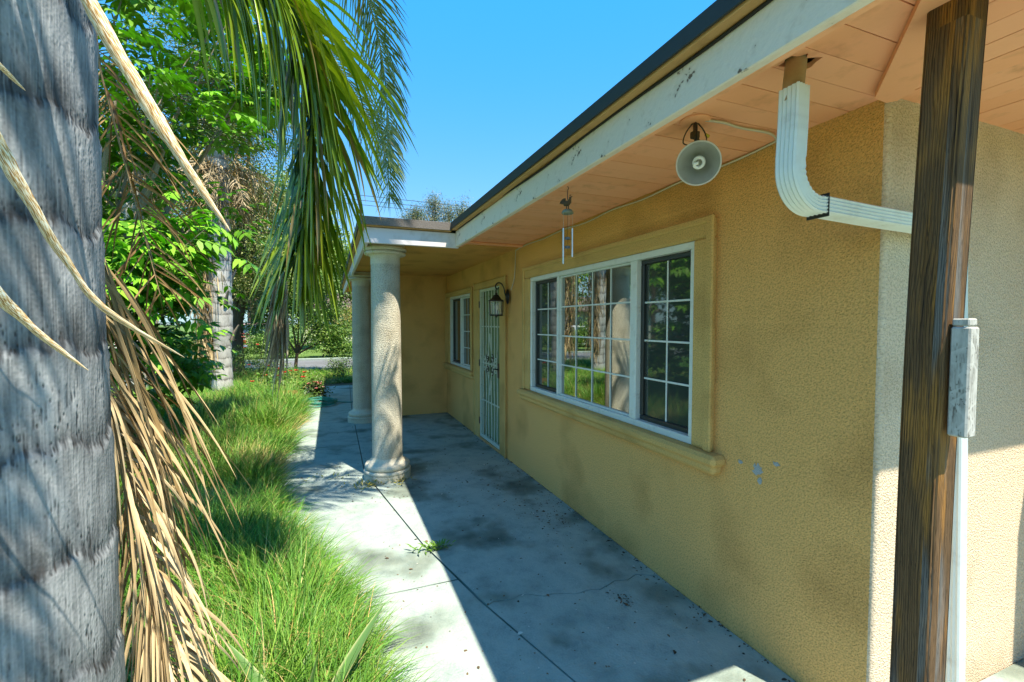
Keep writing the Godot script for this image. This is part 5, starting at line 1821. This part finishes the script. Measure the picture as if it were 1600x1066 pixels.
# ------------------------------------------------------------------ across the street
func build_car(called: String, label: String, x: float, s: float, turn: float, paint: Color, tall: float) -> void:
	var o := thing(called, label, "car", V(x, -.02, s), "cars parked across the street")
	o.rotation.y = turn
	var pm := mat("paint_" + called, paint, .3, {"spec": .6})
	pm.clearcoat_enabled = true
	pm.clearcoat = .6
	pm.clearcoat_roughness = .1
	var keep := func(nm: String, mb: MB, m: Material, p: Node3D = o) -> MeshInstance3D:
		var c := MeshInstance3D.new()
		c.mesh = mb.mesh(m)
		c.name = nm
		p.add_child(c, true)
		return c
	var loft := func(mb: MB, st: Array) -> void:     # [z, half width low, half width high, y low, y high]
		for i in st.size() - 1:
			var rings := []
			for q in [st[i], st[i + 1]]:
				var ring := []
				for e in [[-1, 0], [-1.02, .35], [-1, .8], [-.9, 1], [.9, 1], [1, .8], [1.02, .35], [1, 0]]:
					var hw := lerpf(q[1], q[2], e[1])
					ring.append(Vector3(hw * e[0], lerpf(q[3], q[4], e[1]), q[0]))
				rings.append(ring)
			var mid := Vector3(0, (st[i][3] + st[i][4]) / 2, (st[i][0] + st[i + 1][0]) / 2)
			for k in 8:
				var a: Vector3 = rings[0][k]
				var b: Vector3 = rings[0][(k + 1) % 8]
				var c: Vector3 = rings[1][(k + 1) % 8]
				var d: Vector3 = rings[1][k]
				mb.poly([a, b, c, d], (a + b + c + d) / 4.0 - mid)
			if i == 0: mb.poly(rings[0], Vector3(0, 0, st[0][0] - st[1][0]))
			if i == st.size() - 2: mb.poly(rings[1], Vector3(0, 0, st[i + 1][0] - st[i][0]))
	var belt := .78 + (tall - 1.45) * .5
	var mb := MB.new()
	loft.call(mb, [[-2.25, .72, .68, .32, .62], [-2.1, .86, .82, .22, belt - .08], [-1.0, .90, .86, .20, belt], [1.2, .90, .86, .20, belt], [2.1, .87, .82, .24, belt - .02], [2.25, .8, .76, .34, belt - .12]])
	var body: MeshInstance3D = keep.call("body", mb, pm)
	var rear := 1.95 if tall > 1.6 else 1.45
	mb = MB.new()
	loft.call(mb, [[-.95, .80, .76, belt - .02, belt + .02], [-.35, .80, .66, belt - .02, tall - .05], [.3, .80, .66, belt - .02, tall], [rear - .45, .80, .66, belt - .02, tall - .03], [rear, .80, .72, belt - .02, belt + .05]])
	keep.call("cabin", mb, pm)
	var y0 := belt + .06
	var y1 := tall - .10
	for sg in [-1.0, 1.0]:
		mb = MB.new()
		mb.poly([Vector3(.825 * sg, y0, -.62), Vector3(.825 * sg, y0, .42), Vector3(.73 * sg, y1, .42), Vector3(.73 * sg, y1, -.22)], Vector3(sg, .2, 0))
		keep.call("side_window", mb, M.car_glass)
		mb = MB.new()
		mb.poly([Vector3(.825 * sg, y0, .50), Vector3(.825 * sg, y0, rear - .3), Vector3(.73 * sg, y1, rear - .55), Vector3(.73 * sg, y1, .50)], Vector3(sg, .2, 0))
		keep.call("side_window", mb, M.car_glass)
		mb = MB.new()
		mb.box(Vector3(.60 * sg, .58, 2.16), Vector3(.80 * sg, .74, 2.275), .02)
		keep.call("tail_light", mb, M.tail_red)
		mb = MB.new()
		mb.box(Vector3(.48 * sg, .50, -2.27), Vector3(.70 * sg, .60, -2.2), .02)
		keep.call("headlight", mb, M.chrome)
		for z in [-1.4, 1.35]:
			var t := Transform3D(Basis(Vector3(0, 0, 1), -PI / 2 * sg), Vector3(.74 * sg, .32, z))
			mb = MB.new()
			mb.lathe([Vector2(.2, 0), Vector2(.30, .0), Vector2(.32, .03), Vector2(.32, .16), Vector2(.30, .19), Vector2(.21, .185)], 20, t)
			var wheel: MeshInstance3D = keep.call("wheel", mb, M.tyre)
			mb = MB.new()
			mb.lathe([Vector2(.212, .16), Vector2(.19, .18), Vector2(.06, .165), Vector2(0, .18)], 20, t)
			keep.call("rim", mb, M.chrome, wheel)
	mb = MB.new()
	var zr := rear + .015
	mb.poly([Vector3(-.66, belt + .1, zr - .02), Vector3(.66, belt + .1, zr - .02), Vector3(.56, tall - .12, rear - .38), Vector3(-.56, tall - .12, rear - .38)], Vector3(0, .3, 1))
	keep.call("rear_window", mb, M.car_glass)
	mb = MB.new()
	mb.poly([Vector3(-.7, belt + .06, -.93), Vector3(.7, belt + .06, -.93), Vector3(.58, tall - .1, -.405), Vector3(-.58, tall - .1, -.405)], Vector3(0, .4, -1))
	keep.call("windscreen", mb, M.car_glass)
	mb = MB.new()
	mb.box(Vector3(-.84, .30, 2.2), Vector3(.84, .46, 2.33), .04)
	mb.box(Vector3(-.84, .26, -2.33), Vector3(.84, .42, -2.2), .04)
	keep.call("bumper", mb, M.chrome)

func build_far_house(called: String, label: String, x: float, s: float, w: float) -> void:
	var o := thing(called, label, "house", V(x, 0, s), "houses across the street")
	var mb := MB.new()
	ss(mb, x - w / 2, x + w / 2, -.05, 2.6, s, s + 7.0, .02)
	part(o, "wall", mb, M.house_pale)
	mb = MB.new()
	mb.prism(PackedVector2Array([Vector2(-.6, 2.602), Vector2(7.6, 2.602), Vector2(7.6, 2.75), Vector2(3.5, 4.2), Vector2(-.6, 2.75)]), V(x - w / 2 - .5, 0, s), Vector3(0, 0, -1), Vector3.UP, Vector3(w + 1.0, 0, 0))
	part(o, "roof", mb, M.house_roof)
	mb = MB.new()
	ss(mb, x - w / 2 + .6, x - w / 2 + 3.4, 0, 2.15, s - .03, s + .02, .01)
	part(o, "garage_door", mb, M.vinyl)
	for k in 2:
		var wx := x + .6 + k * 2.4
		mb = MB.new()
		ss(mb, wx - .75, wx + .75, .9, 2.1, s - .04, s + .02, .01)
		var wf := part(o, "window", mb, M.vinyl)
		for j in 2:
			mb = MB.new()
			ss(mb, wx - .68 + j * .7, wx - .02 + j * .7, .97, 2.03, s - .046, s - .03)
			part(wf, "pane", mb, M.glass_dark)

func build_far() -> void:
	rng.seed = 77
	build_far_house("bungalow", "pale bungalow across the street behind the yellow green trees", 3.5, 38, 11)
	build_far_house("bungalow", "pale bungalow across the street behind the left palms", -20, 37, 12)
	build_car("station_wagon", "dark red estate car parked across the street behind the second palm", -4.55, 29.0, .5, Color(.26, .17, .16), 1.62)
	build_car("sedan", "white car parked across the street left of the palms", -11.5, 27.2, PI / 2, Color(.78, .79, .8), 1.45)
	build_car("hatchback", "dark blue car parked farthest left across the street", -19.5, 24.6, PI / 2, Color(.03, .05, .10), 1.5)
	# utility pole with its wires
	var at := V(-14.5, 0, 23.0)
	var o := thing("utility_pole", "wooden utility pole across the street carrying wires", "utility pole", at)
	var mb := MB.new()
	mb.tube([at - Vector3(0, .1, 0), at + Vector3(0, 5, 0), at + Vector3(0, 9, 0)], [.15, .13, .11], 10)
	part(o, "pole", mb, M.bark)
	mb = MB.new()
	ss(mb, at.x - .06, at.x + .06, 8.2, 8.34, 21.9, 24.1, .01)
	part(o, "crossarm", mb, M.bark)
	for k in 3:
		var z := 22.1 + k * .9
		mb = MB.new()
		var pts := []
		for i in 25:
			var t := i / 24.0
			pts.append(V(lerpf(-40, 40, t), 8.4 - (1.6 * 4 * t * (1 - t)) * .5, z + 4.0 * (t - .32)))
		mb.tube(pts, .012, 4, false)
		part(o, "wire", mb, M.cable_black)
